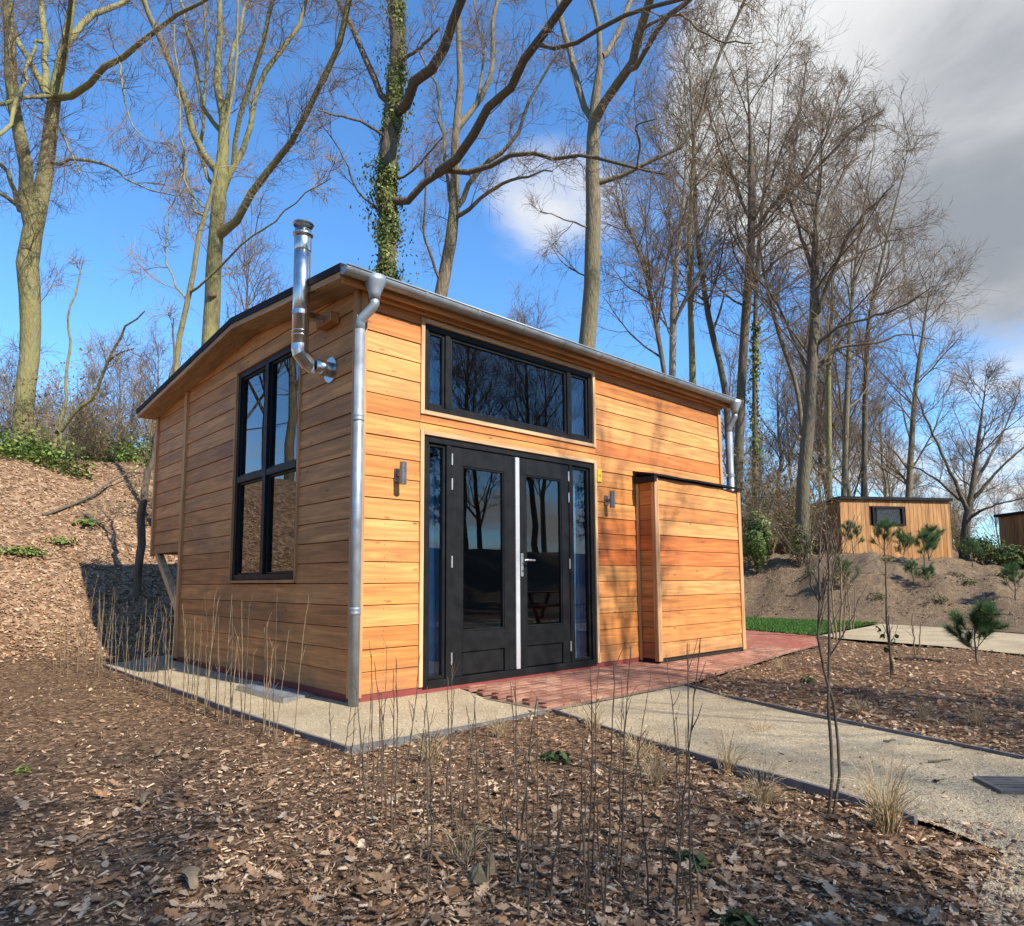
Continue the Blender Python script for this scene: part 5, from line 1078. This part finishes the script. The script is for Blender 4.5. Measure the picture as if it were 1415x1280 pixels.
# oak leaf litter
LEAFC = [(0.36, 0.225, 0.125), (0.46, 0.30, 0.175), (0.29, 0.165, 0.085), (0.52, 0.365, 0.23), (0.38, 0.205, 0.10), (0.56, 0.42, 0.28)]
def litter(n, lo, hi, box, keep, size, name, label, up=.006):
    q = scatter(n, lo, hi, box, keep); z = hgt(q[:, 0], q[:, 1]) + up + rng.uniform(0, .02, n); e = .15; nx = (hgt(q[:, 0] + e, q[:, 1]) - hgt(q[:, 0] - e, q[:, 1])) / (2*e); ny = (hgt(q[:, 0], q[:, 1] + e) - hgt(q[:, 0], q[:, 1] - e)) / (2*e)
    N = np.stack([-np.clip(nx, -1, 1), -np.clip(ny, -1, 1), np.ones(n)], -1); me = leaves(name, np.stack([q[:, 0], q[:, 1], z], -1), N, size, LEAFC, fold=.10); o = link(name, me, M['leaf']); o['kind'] = 'stuff'; tag(o, label, 'leaf litter')
litter(44000, 9, 26, (-9, 9, 5.4, 24), lambda x, y: bed(x, y) & (rng.random(len(x)) < sstep(5.2, 6.6, y)), .056, 'leaf_litter', 'tan beech and oak leaf litter covering the bank behind the cabin')
litter(6500, 1.4, 14, (-6, 9, -6.5, 5.6), lambda x, y: bed(x, y) & (rng.random(len(x)) < np.where(x > 1.5, 1., .10)), .042, 'leaf_litter', 'small broken brown leaves mixed into the bark mulch')
# single oak leaves
def oak_leaf_mesh(seed):
    rg = np.random.default_rng(seed); k = 5; side = []
    prof = [(0, .015), (.10, .06), (.18, .16), (.26, .09), (.36, .24), (.46, .13), (.56, .30), (.66, .16), (.76, .25), (.85, .13), (.93, .13), (1.0, .0)]
    top = [(x, w * rg.uniform(.8, 1.2)) for x, w in prof]; bot = [(x, -w * rg.uniform(.8, 1.2)) for x, w in prof]; V = []; F = []
    cu = rg.uniform(-.35, .5); tw = rg.uniform(-.4, .4)
    def z(x, w): return cu * (x - .5) ** 2 + abs(w) * rg.uniform(.05, .5) + tw * w * (x - .4)
    for (x, w) in top: V.append((x - .5, w, z(x, w)))
    for (x, w) in bot: V.append((x - .5, w, z(x, w)))
    n = len(top)
    for (x, w) in top: V.append((x - .5, 0, cu * (x - .5) ** 2))
    for i in range(n - 1): F += [(i, 2*n+i, 2*n+i+1, i+1), (n+i, n+i+1, 2*n+i+1, 2*n+i)]
    V += [(-.5, .012, cu*.25), (-.72, .01, cu*.25 + .03), (-.72, -.01, cu*.25 + .03), (-.5, -.012, cu*.25)]; F.append((3*n, 3*n+1, 3*n+2, 3*n+3))
    me = bpy.data.meshes.new('oak_leaf'); me.from_pydata(V, [], F); me.update(); return me
def leaf_mat():
    t = NT('single_leaf'); oi = t.n('ShaderNodeObjectInfo'); v = t.coord('Object', (1, 1, 1), True); n = t.noise(v, 6, 4); c = t.mix(1.0, oi.outputs['Color'], t.mrange(n, .3, .7, .7, 1.25), 'MULTIPLY'); t.bump(n, .3, .05); return t.fin(c, .6, 0, .3)
M['oneleaf'] = leaf_mat(); om = [oak_leaf_mesh(i) for i in range(7)]
for me in om: me.materials.append(M['oneleaf'])
q = scatter(1500, 1.5, 6.5, (-4.5, 3, -5.5, 2), bed)
w = np.array([1.0 if (x > -.9 and y < -2.2) or (y < -2.4) or x < -2.2 else .18 for x, y in q]); q = q[rng.random(len(q)) < w][:290]
for (x, y) in q:
    o = bpy.data.objects.new('oak_leaf', om[random.randrange(7)]); COL.objects.link(o); s = random.uniform(.045, .10); o.location = (x, y, hz(x, y) + .012 + random.uniform(0, .012)); o.scale = (s, s * random.uniform(.8, 1.1), s); o.rotation_euler = (random.gauss(0, .3), random.gauss(0, .3), random.uniform(0, 6.28)); c = LEAFC[random.randrange(6)]; f = random.uniform(.8, 1.2); o.color = (*[v * f for v in c], 1); tag(o, ['medium brown', 'tan', 'dark russet', 'pale beige', 'reddish brown', 'bleached'][LEAFC.index(c)] + ' dry oak leaf on the bark mulch ' + ('left of the gravel strip' if x < -1.6 and y > -2.6 else 'beside the path edging' if x > -.6 else 'around the bare whips' if y > -3.2 else 'at the open edge of the bed'), 'leaf', 'fallen oak leaves on the mulch')
# matted oak leaves, too many to count
def matted(n, lo, hi, box, keep, smin, smax, label):
    q = scatter(n, lo, hi, box, keep); Vs = []; Fs = []; cs = []; b = 0
    vv = [np.array([v.co[:] for v in me.vertices]) for me in om]; ff = [np.array([p.vertices[:] for p in me.polygons]) for me in om]; zs = hgt(q[:, 0], q[:, 1])
    for (x, y), z in zip(q, zs):
        k = random.randrange(7); s = random.uniform(smin, smax); R3 = np.array(Euler((random.gauss(0, .22), random.gauss(0, .22), random.uniform(0, 6.28))).to_matrix()); V = (vv[k] * [s, s * random.uniform(.75, 1.1), s * random.uniform(.4, 1.2)]) @ R3.T + [x, y, z + random.uniform(.006, .02)]; Vs.append(V); Fs.append(ff[k] + b); b += len(V); c = np.array(LEAFC[random.randrange(6)]) * random.uniform(.7, 1.3); cs.append(np.tile(c, (len(V), 1)))
    me = npmesh('leaf_litter', np.concatenate(Vs), np.concatenate(Fs)); vcol(me, np.concatenate(cs)); o = link('leaf_litter', me, M['leaf']); o['kind'] = 'stuff'; tag(o, label, 'leaf litter')
def drift(x, y): return bed(x, y) & (rng.random(len(x)) < np.clip(.25 + .8 * vnoise(x, y, 2.6, 77) + .7 * sstep(-2.4, -3.4, y), .03, 1))
matted(1250, 1.5, 6, (-4.5, .6, -5.2, -.6), drift, .04, .095, 'matted drifts of brown oak leaves over the bark mulch')
matted(600, 4, 13, (1.5, 9, -4.5, .2), bed, .05, .10, 'tan fallen leaves strewn over the bed beyond the sandy path')
# larger wood splinters on the mulch
for (u, v, l, wd, yaw, lab) in ((720, 0, 0, 0, 0, None), (264, 1222, .19, .028, 1.35, 'long pale bark splinter lying on the mulch near the edge of the bed'), (200, 1110, .12, .022, 1.1, 'broad tan bark splinter on the mulch left of the edging'), (222, 1046, .10, .02, .9, 'pale bark splinter on the mulch below the gravel strip')):
    if not lab: continue
    p = onz(u, v, -.1); mb = MB(); rr = np.linspace(-.5, .5, 8); V = []; c, s = math.cos(yaw), math.sin(yaw)
    for t in rr:
        ww = wd * (1 - abs(t) * 1.3) * (1 + .3 * math.sin(t * 9)); zz = .022 + .02 * math.cos(t * 3)
        for k, h in ((-1, 0), (0, .007), (1, 0)): V.append((p[0] + c * t * l - s * ww * k, p[1] + s * t * l + c * ww * k, -.1 + zz + h))
        V.append((p[0] + c * t * l, p[1] + s * t * l, -.1 + zz - .006))
    F = [(4*i+a, 4*i+b, 4*i+4+b, 4*i+4+a) for i in range(7) for a, b in ((0,1),(1,2),(2,3),(3,0))] + [(0,1,2,3), (28,29,30,31)]; tag(obj('bark_splinter', MB().add(V, F), M['stem_tan']), lab, 'bark piece')
# ------------------------------------------------------------------ planted whips (bare stems)
def stem_mesh(seed, L=1.0):
    rg = np.random.default_rng(seed); n = 25; X = np.zeros((n, 3)); X[:, 2] = np.linspace(-.05, L, n); d = rg.normal(size=2) * .03; s = np.linspace(0, 1, n)[:, None]; X[:, :2] = d * s ** 1.6 + np.cumsum(rg.normal(size=(n, 2)) * .0022, 0); R = .0042 * (1 - .62 * s[:, 0]); R[2::3] *= 1.55
    parts = [tubes(X[None], R[None], 6)]; B = grow(X[None], R[None], 11, lambda t, l: .014 + .11 * (rg.random(len(t)) < .28), (18, 40), 3, .2, .1, .3, 1, .9, .0012, rg); parts.append(tubes(*B, 4)); return npmesh('bare_stem', *join(parts), True)
sm = [stem_mesh(i) for i in range(8)]; sm2 = [stem_mesh(i + 40) for i in range(5)]
for me in sm: me.materials.append(M['stem'])
for me in sm2: me.materials.append(M['stem_tan'])
def stem(x, y, h, lean, label, group, tan=False, thick=1.):
    o = bpy.data.objects.new('whip_plant', (sm2 if tan else sm)[random.randrange(5 if tan else 8)]); COL.objects.link(o); o.location = (x, y, hz(x, y))
    if 'before the doors' in label: label = label.replace('bark bed before the doors', 'bark bed ' + ('next to the gravel strip corner' if y > -1.75 and x < .2 else 'next to the sandy path edging' if x > -.15 else 'around the broken stump' if y < -2.75 else 'between gravel strip and broken stump'))
    elif 'row outside' in label: label = label.replace('the row outside the gravel strip edging', 'the row outside the gravel strip ' + ('beside the steel cover plate' if y < 2.0 and y > .5 else 'near the zinc downpipe' if y <= .5 else 'below the side window' if y < 3.2 else 'near the bay strut'))
    o.scale = (thick * .78, thick * .78, h); o.rotation_euler = (Matrix.Rotation(lean[1], 3, 'X') @ Matrix.Rotation(lean[0], 3, 'Y') @ Matrix.Rotation(random.uniform(0, 6.28), 3, 'Z')).to_euler(); tag(o, label, 'plant', group)
ST = [(45,480,45,160),(120,520,130,200),(165,500,190,270),(200,610,205,0),(232,540,238,140),(258,640,262,20),(275,680,270,60),(285,650,330,0),(320,520,390,0),(365,520,405,130),(425,760,460,150),(505,650,490,90),(540,600,575,160),(535,640,530,380),(605,620,607,150),(660,720,625,340),(705,780,700,560),(735,520,760,100),(750,880,757,110),(755,870,770,150),(825,560,828,170),(810,900,830,560),(870,900,910,420),(905,760,900,500),(980,960,985,610),(1015,900,1005,60),(1030,830,1033,230),(1070,1000,1090,30),(1115,860,1115,440),(1135,860,1190,-20),(1160,1000,1200,560),(1195,900,1190,640),(1235,960,1240,390),(1280,930,1285,540),(1365,640,1360,0),(1390,1010,1372,560),(80,560,92,200),(150,560,160,230),(240,600,236,150),(395,640,420,300),(460,600,440,330),(480,560,500,130),(590,560,580,200),(1345,1000,1375,-60),(1400,980,1400,-40),(790,1010,800,380),(1010,1000,1012,330),(1075,960,1068,500),(700,640,690,420),(860,760,862,430)]
for (a, b, c, d2) in ST:
    u0, v0, u1, v1 = 440 + a / 2.721, 900 + b / 2.721, 440 + c / 2.721, 900 + d2 / 2.721; p = onz(u0, v0, -.1); D = float((p - CC) @ CFW); t = P(u1, v1, D); h = float(np.linalg.norm(t - p)); dx = (t - p)
    stem(float(p[0]), float(p[1]), h, (math.atan2(dx[0], dx[2]), -math.atan2(dx[1], dx[2])), 'thin dark bare whip standing in the bark bed before the doors', 'bare whips in the bed before the doors')
for i in range(58):
    y = random.uniform(-.7, 4.4); x = -.86 + random.gauss(0, .06); stem(x, y, random.uniform(.5, .98), (random.gauss(0, .05), random.gauss(0, .06)), 'tan bare whip in the row outside the gravel strip edging', 'bare whips along the gravel strip', random.random() < .75)
for i in range(44):
    y = random.uniform(4.3, 6.6); x = -.75 + random.gauss(0, .3) + max(0, y - 5.4) * .3; stem(x, y, random.uniform(.55, 1.0), (random.gauss(0, .07), random.gauss(0, .07)), 'pale bare whip in the clump at the far end of the gravel strip', 'bare whips at the far end of the strip', True)
for i in range(18):
    p = onz(random.uniform(500, 1000), random.uniform(1030, 1270), -.1); stem(float(p[0]), float(p[1]), random.uniform(.25, .75), (random.gauss(0, .06), random.gauss(0, .06)), 'thin dark bare whip standing in the bark bed before the doors', 'bare whips in the bed before the doors', random.random() < .4, .8)
# ------------------------------------------------------------------ dry grass tufts
def tuft_mesh(seed, n, H, spread, droop):
    rg = np.random.default_rng(seed); k = 7; a = rg.uniform(0, 6.28, n); h = H * rg.uniform(.45, 1.15, n); r0 = rg.uniform(0, .05, n); sp = spread * rg.uniform(.2, 1.3, n); X = np.zeros((n, k, 3)); s = np.linspace(0, 1, k)
    X[:, :, 0] = (r0[:, None] + sp[:, None] * s ** 1.8) * np.cos(a)[:, None]; X[:, :, 1] = (r0[:, None] + sp[:, None] * s ** 1.8) * np.sin(a)[:, None]; X[:, :, 2] = h[:, None] * (s - droop * s ** 3 * (sp / spread)[:, None]) - .02
    X += rg.normal(size=X.shape) * .004; R = np.tile(.0021 * (1 - .7 * s), (n, 1)); V, F = tubes(X, R, 3); me = npmesh('grass_tuft', V, F); c = np.array([(0.62, 0.48, 0.27), (0.52, 0.38, 0.20), (0.68, 0.56, 0.35), (0.40, 0.28, 0.15)])[rg.integers(0, 4, n)]; vcol(me, np.repeat(c, k * 3, 0)); me.materials.append(M['drygrass']); return me
gm = [tuft_mesh(1, 130, .36, .16, .35), tuft_mesh(2, 80, .30, .20, .5), tuft_mesh(3, 60, .22, .10, .3), tuft_mesh(4, 45, .4, .22, .55)]
GL = 'dry straw-coloured grass tuft '
for (u, v, k, s, lab) in ((1225,1142,0,1.0,'beside the lower end of the path edging'),(1052,1105,1,.9,'left of the twin-stemmed shrub on the path edge'),(905,1075,1,.9,'overhanging the upper part of the path edging'),(1005,1062,3,.9,'arching over the sandy path'),(595,1050,2,1.1,'by the corner of the gravel strip edging'),(690,1018,2,.9,'just outside the gravel edging before the doors'),(795,985,3,.6,'at the corner of the brick paving'),(915,1030,3,.7,'leaning onto the path near the brick paving'),(1080,925,2,.9,'at the near edge of the bed by the red paving'),(1065,900,2,.8,'in the strip beside the store corner'),(1190,985,2,.8,'on the far bed next to the path edging'),(1275,990,2,.8,'in the middle of the far bed'),(1350,1000,2,1.0,'on the right of the far bed near the drain'),(1230,920,2,.7,'at the back of the far bed'),(120,885,3,.9,'among the whips at the end of the strip'),(1000,965,2,.7,'at the tip of the far bed'),(820,1010,2,1.0,'near the paving corner among the whips'),(640,1190,3,.7,'around the broken stump'),(1050,1010,3,.7,'beside the upper edging of the far bed'),(880,1045,2,1.1,'on the bed side of the path edging')):
    p = onz(u, v, -.1); o = bpy.data.objects.new('grass_tuft', gm[k]); COL.objects.link(o); o.location = (p[0], p[1], hz(p[0], p[1]) + .005); o.scale = (s, s, s); o.rotation_euler.z = random.uniform(0, 6.28); tag(o, GL + lab, 'grass')
# ------------------------------------------------------------------ shrubs and pines right of the path
def px_shrub(D, limbs, label, mat='stem', per=6, Ls=.25, seed=1, name='young_shrub', twig='stem', fine=.7):
    rg = np.random.default_rng(seed); Xs = []; Rs = []
    for pts in limbs:
        p = resample(pts, 10); X = np.array([P(a, b, D) for a, b, _ in p]); X[1:] += np.cumsum(rg.normal(size=(9, 3)) * .008, 0); Xs.append(X); Rs.append(np.maximum(p[:, 2], .8) * .5 * D / CF)
    Xs = np.array(Xs); Rs = np.array(Rs); b = Xs[0][0]; root = empty(name, (float(b[0]), float(b[1]), hz(b[0], b[1])), label, 'shrub'); 
    for X in Xs:
        g = hz(X[0][0], X[0][1]); 
        if X[0][2] < g + .12: X[0][2] = g - .04
    link('stems', npmesh('stems', *tubes(Xs, Rs, 7), True), M[mat], root); A = grow(Xs, Rs, per, lambda t, l: Ls * (1.2 - .6 * t), (15, 45), 5, .12, .1, .45, 1, .6, .0016, rg); B = grow(*A, 2.5 * fine, lambda t, l: l * .5, (20, 45), 4, .1, .1, .2, 1, .6, .0013, rg); link('twigs', npmesh('twigs', *join([tubes(*A, 4), tubes(*B, 3)])), M[twig], root); return root
D0 = float((onz(1140, 1118, -.1) - CC) @ CFW)
px_shrub(D0, [[(1143,1120,4.8),(1141,1060,4.6),(1136,960,4.2),(1134,880,3.8),(1135,800,3),(1130,740,2),(1128,690,1.2)], [(1149,1118,4.5),(1160,1068,4.2),(1152,980,4),(1138,890,3.6),(1139,820,3),(1144,760,2),(1152,700,1.2)], [(1136,850,3),(1122,800,2.4),(1112,760,1.8),(1108,720,1.2)], [(1137,830,3),(1150,790,2.2),(1160,750,1.5)]], 'tall twin-stemmed bare shrub beside the sandy path', per=11, Ls=.28, seed=3)
D1 = float((onz(1192, 882, -.1) - CC) @ CFW)
px_shrub(D1, [[(1156,882,3),(1150,830,2.5),(1147,780,2),(1140,730,1.2)], [(1160,882,3),(1162,820,2.5),(1162,770,1.5)], [(1152,880,2.5),(1146,840,2),(1148,790,1.5),(1158,750,1)], [(1165,882,2.5),(1170,830,2),(1168,790,1.4)]], 'thin many-stemmed bare shrub at the edge of the green lawn', 'stem_tan', 8, .5, 5, twig='stem_tan')
D2 = float((onz(1228, 930, -.1) - CC) @ CFW)
sh = px_shrub(D2, [[(1232,935,3),(1230,900,3),(1226,840,2.5),(1222,790,2),(1220,760,1.2)], [(1234,935,2.5),(1232,890,2),(1236,850,1.2)]], 'slim bare sapling with a few dark leaves low on its stem', 'stem', 5, .25, 7)
tp = np.array([P(u, v, D2) for u, v in ((1222,880),(1217,876),(1225,892),(1214,872),(1226,898),(1236,884),(1232,905))]); link('dark_leaves', leaves('dark_leaves', np.repeat(tp, 5, 0) + rng.normal(size=(35, 3)) * .025, rng.normal(size=(35, 3)), .06, [(0.03, 0.05, 0.02), (0.05, 0.07, 0.03)]), M['leaf'], sh)
for (u0, v0, u1, v1, lab) in ((1176, 870, 1172, 800, 'upright pale sapling before the earth mound'), (1265, 905, 1262, 850, 'thin pale whip at the back of the far bed')):
    Dq = float((onz(u0, v0, -.1) - CC) @ CFW); px_shrub(Dq, [[(u0, v0, 2.2), ((u0 + u1) / 2, (v0 + v1) / 2, 1.8), (u1, v1, 1)], [(u0 + 3, v0, 2), (u0 + 5, (v0 + v1) / 2, 1.5), (u1 + 7, v1 + 8, .8)]], lab, 'stem_tan', 4, .2, 9, twig='stem_tan')
def pine_parts(seed, H, spread, nb, nl, tilt=.0, needle=.085):
    rg = np.random.default_rng(seed); n = 10; X = np.zeros((n, 3)); X[:, 2] = np.linspace(-.05, H, n); X[:, :2] += np.cumsum(rg.normal(size=(n, 2)) * .012 * H, 0); R = .022 * H * (1 - .75 * np.linspace(0, 1, n)); A = grow(X[None], R[None], nb, lambda t, l: spread * (1.25 - .7 * t), (35, 70), 6, .14, .08, .14, .97, .6, .004, rg); B = grow(*A, 2.2, lambda t, l: l * .5, (25, 50), 4, .12, .08, .35, .9, .7, .003, rg)
    tr = npmesh('trunk', *join([tubes(X[None], R[None], 7), tubes(*A, 5), tubes(*B, 4)]), True)
    Cs = []; Ns = []
    for br in (A[0], B[0]):
        K = br.shape[1]; c = np.repeat(br, nl, 0); t = (.5 + .5 * rg.random(len(c)) ** .6) * (K - 1); i0 = np.minimum(t.astype(int), K - 2); w_ = (t - i0)[:, None]; r_ = np.arange(len(c)); p_ = c[r_, i0] * (1 - w_) + c[r_, i0 + 1] * w_; d = c[r_, i0 + 1] - c[r_, i0]; d /= np.linalg.norm(d, axis=1, keepdims=True); Cs.append(p_); Ns.append(d)
    Cs.append(np.repeat(X[-1:], nl * 3, 0)); Ns.append(np.repeat(np.array([[0, 0, 1.]]), nl * 3, 0)); c = np.concatenate(Cs); d = np.concatenate(Ns); m = len(c)
    c = c - d * rg.uniform(0, .09, (m, 1)); v = d * .8 + rg.normal(size=(m, 3)) * .55 + [0, 0, .2]; v /= np.linalg.norm(v, axis=1, keepdims=True); w = np.cross(v, rg.normal(size=(m, 3))); w /= np.linalg.norm(w, axis=1, keepdims=True); L = needle * rg.uniform(.6, 1.25, (m, 1)); V = np.stack([c - w * .0022, c + w * .0022, c + v * L], 1).reshape(-1, 3); me = npmesh('needles', V, np.arange(3 * m).reshape(m, 3)); col = np.array([(0.065, 0.14, 0.045), (0.085, 0.17, 0.06), (0.13, 0.21, 0.08), (0.05, 0.105, 0.04)])[rg.integers(0, 4, m)]; vcol(me, np.repeat(col, 3, 0)); tr.materials.append(M['bark_dark']); me.materials.append(M['leaf']); return tr, me
pm = [pine_parts(1, .60, .36, 11, 210, needle=.125), pine_parts(2, 1.0, .45, 20, 85, needle=.15), pine_parts(3, .75, .45, 20, 85, needle=.15)]
def pine(u, v, D, k, s, lab):
    if D is None: p = onz(u, v, -.1)
    else:
        p = P(u, v, D)
    r = empty('pine_sapling', (float(p[0]), float(p[1]), hz(p[0], p[1])), lab, 'pine', 'young pines'); s *= .78 if D else 1; r.scale = (s * 1.1, s * 1.1, s); r.rotation_euler.z = random.uniform(0, 6.28)
    for nm, me in zip(('trunk', 'needles'), pm[k]): o = bpy.data.objects.new(nm, me); COL.objects.link(o); o.parent = r
pine(1351, 916, None, 0, .95, 'small dark green pine standing in the far mulch bed'); 
for (u, v, D, k, s, lab) in ((1180,770,20.5,1,1.15,'young pine before the left corner of the plank cabin'),(1222,768,21,1,1.3,'young pine below the black window of the plank cabin'),(1250,770,21.5,2,1.2,'low dense pine right under the window of the plank cabin'),(1283,778,20.5,1,1.35,'pale green pine before the right end of the plank cabin'),(1165,815,17.6,2,1.2,'dark pine on the lower left slope of the earth mound'),(1278,805,18.2,1,1.05,'pine on the middle of the earth mound slope'),(1285,825,17,2,.7,'small pine low on the earth mound'),(1405,835,15.5,1,.9,'pine at the foot of the mound below the farther cabin'),(1345,795,21,1,1.0,'pine on the ridge between the two plank cabins'),(1262,815,17.4,2,.75,'squat pine near the middle of the mound')): pine(u, v, D, k, s, lab)
# low green plants
def herb(u, v, r, n, lab, z=-.1, cols=GREEN, size=.05, D=None):
    p = onz(u, v, z) if D is None else P(u, v, D); q = rng.normal(size=(n, 3)); q[:, 2] = np.abs(q[:, 2]); q /= np.linalg.norm(q, axis=1, keepdims=True); g = hz(p[0], p[1]); c = np.array([p[0], p[1], g]) + q * r * rng.uniform(.2, 1, (n, 1)) * [1, 1, .55]; o = link('low_plant', leaves('low_plant', c, q * .5 + [0, 0, .7], size, cols), M['leaf']); tag(o, lab, 'plant')
DG = [(0.035, 0.07, 0.02), (0.05, 0.09, 0.03), (0.08, 0.11, 0.04)]
herb(768, 1050, .10, 60, 'low dark green plant in the middle of the bark bed', cols=DG); herb(955, 1190, .07, 50, 'dark green leafy seedling between two whips near the bed edge', cols=DG); herb(1020, 1275, .06, 40, 'small green seedling at the lower edge of the bark bed', cols=DG); herb(1115, 942, .10, 60, 'flat green plant at the tip of the far bed', cols=DG); herb(30, 1063, .05, 24, 'tiny pale green weed on the bare soil patch')
# green ground cover on the bank crest
def cover(n):
    r = []
    while len(r) < n:
        u = rng.uniform(-60, 240); D = rng.uniform(14.2, 20); p = P(u, 640, D); k = vnoise(np.array([p[0]]), np.array([p[1]]), 1.6, 44)[0]
        if k + (D - 14.9) * .45 > .2: r.append((p[0], p[1]))
    r = np.array(r); c = np.stack([r[:, 0], r[:, 1], hgt(r[:, 0], r[:, 1]) + np.abs(rng.normal(size=n)) * .28], -1); o = link('ground_ivy', leaves('ground_ivy', c, np.tile([0, 0, 1.], (n, 1)) + rng.normal(size=(n, 3)) * .5, .10, [(0.13, 0.20, 0.04), (0.19, 0.27, 0.06), (0.09, 0.14, 0.03), (0.24, 0.30, 0.09)]), M['leaf']); o['kind'] = 'stuff'; tag(o, 'bright green bramble and ivy cover on the bank crest', 'ground cover')
cover(13000)
for (u, v, D, lab) in ((85,752,0,'green tuft on the sunny lower bank'),(45,770,0,'small green patch of weeds on the leafy bank'),(120,728,0,'green seedling patch under the short fallen branch'),(15,766,0,'pale weed patch on the leafy bank above the mulch')):
    dd = pray(u, v); t = 5.
    while t < 40 and (CC + dd * t)[2] > hz(*(CC + dd * t)[:2]): t += .05
    herb(u, v, .28, 150, lab, D=t, size=.07, cols=[(0.13, 0.20, 0.04), (0.19, 0.27, 0.06)])
# broken stump in the bark bed
sp_ = onz(662, 1215, -.1); root = empty('broken_stump', (float(sp_[0]), float(sp_[1]), -.1), 'small broken grey stump with a pale split edge in the bark bed', 'stump')
V = []; n = 16; rg = np.random.default_rng(4)
for j, (h, r) in enumerate(((-.05, .06), (.0, .045), (.012, .035), (.022, .028))):
    for i in range(n): a = i / n * 6.283; rr = r * (1 + .25 * math.sin(i * 2.1 + j) * .6 + rg.uniform(-.1, .1)); V.append((sp_[0] + rr * math.cos(a), sp_[1] + rr * math.sin(a), -.1 + h * (1 + (.55 * rg.random() + .3 * math.sin(a * 2) if j == 3 else 0))))
V.append((sp_[0], sp_[1], -.045)); F = [(j*n+i, j*n+(i+1) % n, (j+1)*n+(i+1) % n, (j+1)*n+i) for j in range(3) for i in range(n)] + [(3*n+i, 3*n+(i+1) % n, 4*n) for i in range(n)]
link('stump_wood', MB().add(V, F).mesh('stump_wood'), M['bark_grey'], root)
mb = MB(); c = sp_ + np.array([.02, -.035, 0]); mb.prism([(-.02, -.1), (.025, -.1), (.022, .0), (.004, .075), (-.016, .01)], lambda a, z: (c[0] + a, c[1] - .012 + abs(a) * .3, -.1 + (z + .1) * .55), lambda a, z: (c[0] + a, c[1] + .004, -.1 + (z + .1) * .55)); obj('split_edge', mb, M['stem_tan'], root)
# debris on the path
for (u, v, l, a, lab) in ((1300, 1053, .16, -.5, 'dark twig lying on the sandy path'), (1230, 1025, .10, -.4, 'short dark twig on the upper sandy path')):
    p = onz(u, v, -.1); X = np.array([p + [math.cos(a) * t * l, math.sin(a) * t * l + .01 * math.sin(t * 7), .008] for t in np.linspace(-.5, .5, 8)]); mb = MB(); mb.tube(X, [.006, .006, .005, .007, .005, .004, .003, .002], 6); tag(obj('small_twig', mb, M['bark_dark']), lab, 'twig')
p = onz(1296, 1082, -.1); o = bpy.data.objects.new('oak_leaf', om[2]); COL.objects.link(o); o.location = (p[0], p[1], -.09); o.scale = (.07, .07, .09); o.rotation_euler = (.2, .5, 1.); o.color = (.14, .06, .04, 1); tag(o, 'single dark red-brown leaf lying on the sandy path', 'leaf')
# dark conifers far across the plot, mirrored in the glass
def conifer_parts(seed, H):
    rg = np.random.default_rng(seed); n = 10; X = np.zeros((n, 3)); X[:, 2] = np.linspace(-.3, H, n); R = .02 * H * (1 - .93 * np.linspace(0, 1, n)); A = grow(X[None], R[None], 110, lambda t, l: H * .24 * (1.15 - t) + .3, (65, 100), 6, -.03, .05, .18, .99, .4, .012, rg); B = grow(*A, 9, lambda t, l: l * .35, (35, 60), 4, -.04, .08, .2, 1, .7, .006, rg)
    tr = npmesh('trunk', *join([tubes(X[None], R[None], 8), tubes(*A, 5), tubes(*B, 3)]), True); c = np.concatenate([B[0][:, k] for k in (1, 2, 3)]); c = np.repeat(c, 4, 0) + rg.normal(size=(len(c) * 4, 3)) * .12; me = leaves('needles', c, np.tile([0, 0, 1.], (len(c), 1)), .27, [(0.02, 0.045, 0.018), (0.03, 0.06, 0.022), (0.045, 0.075, 0.03)]); tr.materials.append(M['bark_dark']); me.materials.append(M['leaf']); return tr, me
cf = conifer_parts(3, 15.)
for (x, y, s) in ((2.5, -34, 1.0), (8.5, -36, .9), (14.5, -35, 1.0), (18.5, -33, .85), (23, -34, 1.0), (11.5, -46, 1.3), (16.5, -45, 1.3), (-1.5, -35, 1.1), (45, -34, .9), (21, -44, 1.0)):
    r = empty('conifer_tree', (x, y, hz(x, y)), 'tall dark conifer across the plot facing the cabin doors', 'tree', 'conifers facing the cabin'); r.scale = (s, s, s); r.rotation_euler.z = random.uniform(0, 6.28)
    for nm, me in zip(('trunk', 'needles'), cf): o = bpy.data.objects.new(nm, me); COL.objects.link(o); o.parent = r

for i, (u, v, D) in enumerate(((1150, 800, 18), (1225, 790, 18.6), (1320, 810, 18), (1340, 835, 16.8), (1215, 830, 17), (1385, 812, 18), (1120, 790, 19), (1300, 845, 16.2))):
    herb(u, v, .30, 130, ['low green weed clump on the earth mound ' + w for w in ('left of the first pine', 'below the plank cabin window', 'right of the squat pine', 'near the foot beside the sand road', 'in the middle of the slope', 'under the second plank cabin', 'in front of the stout brown oak', 'just above the sand road')][i], D=D, size=.06, cols=[(0.07, 0.10, 0.03), (0.11, 0.14, 0.05), (0.16, 0.15, 0.07)])
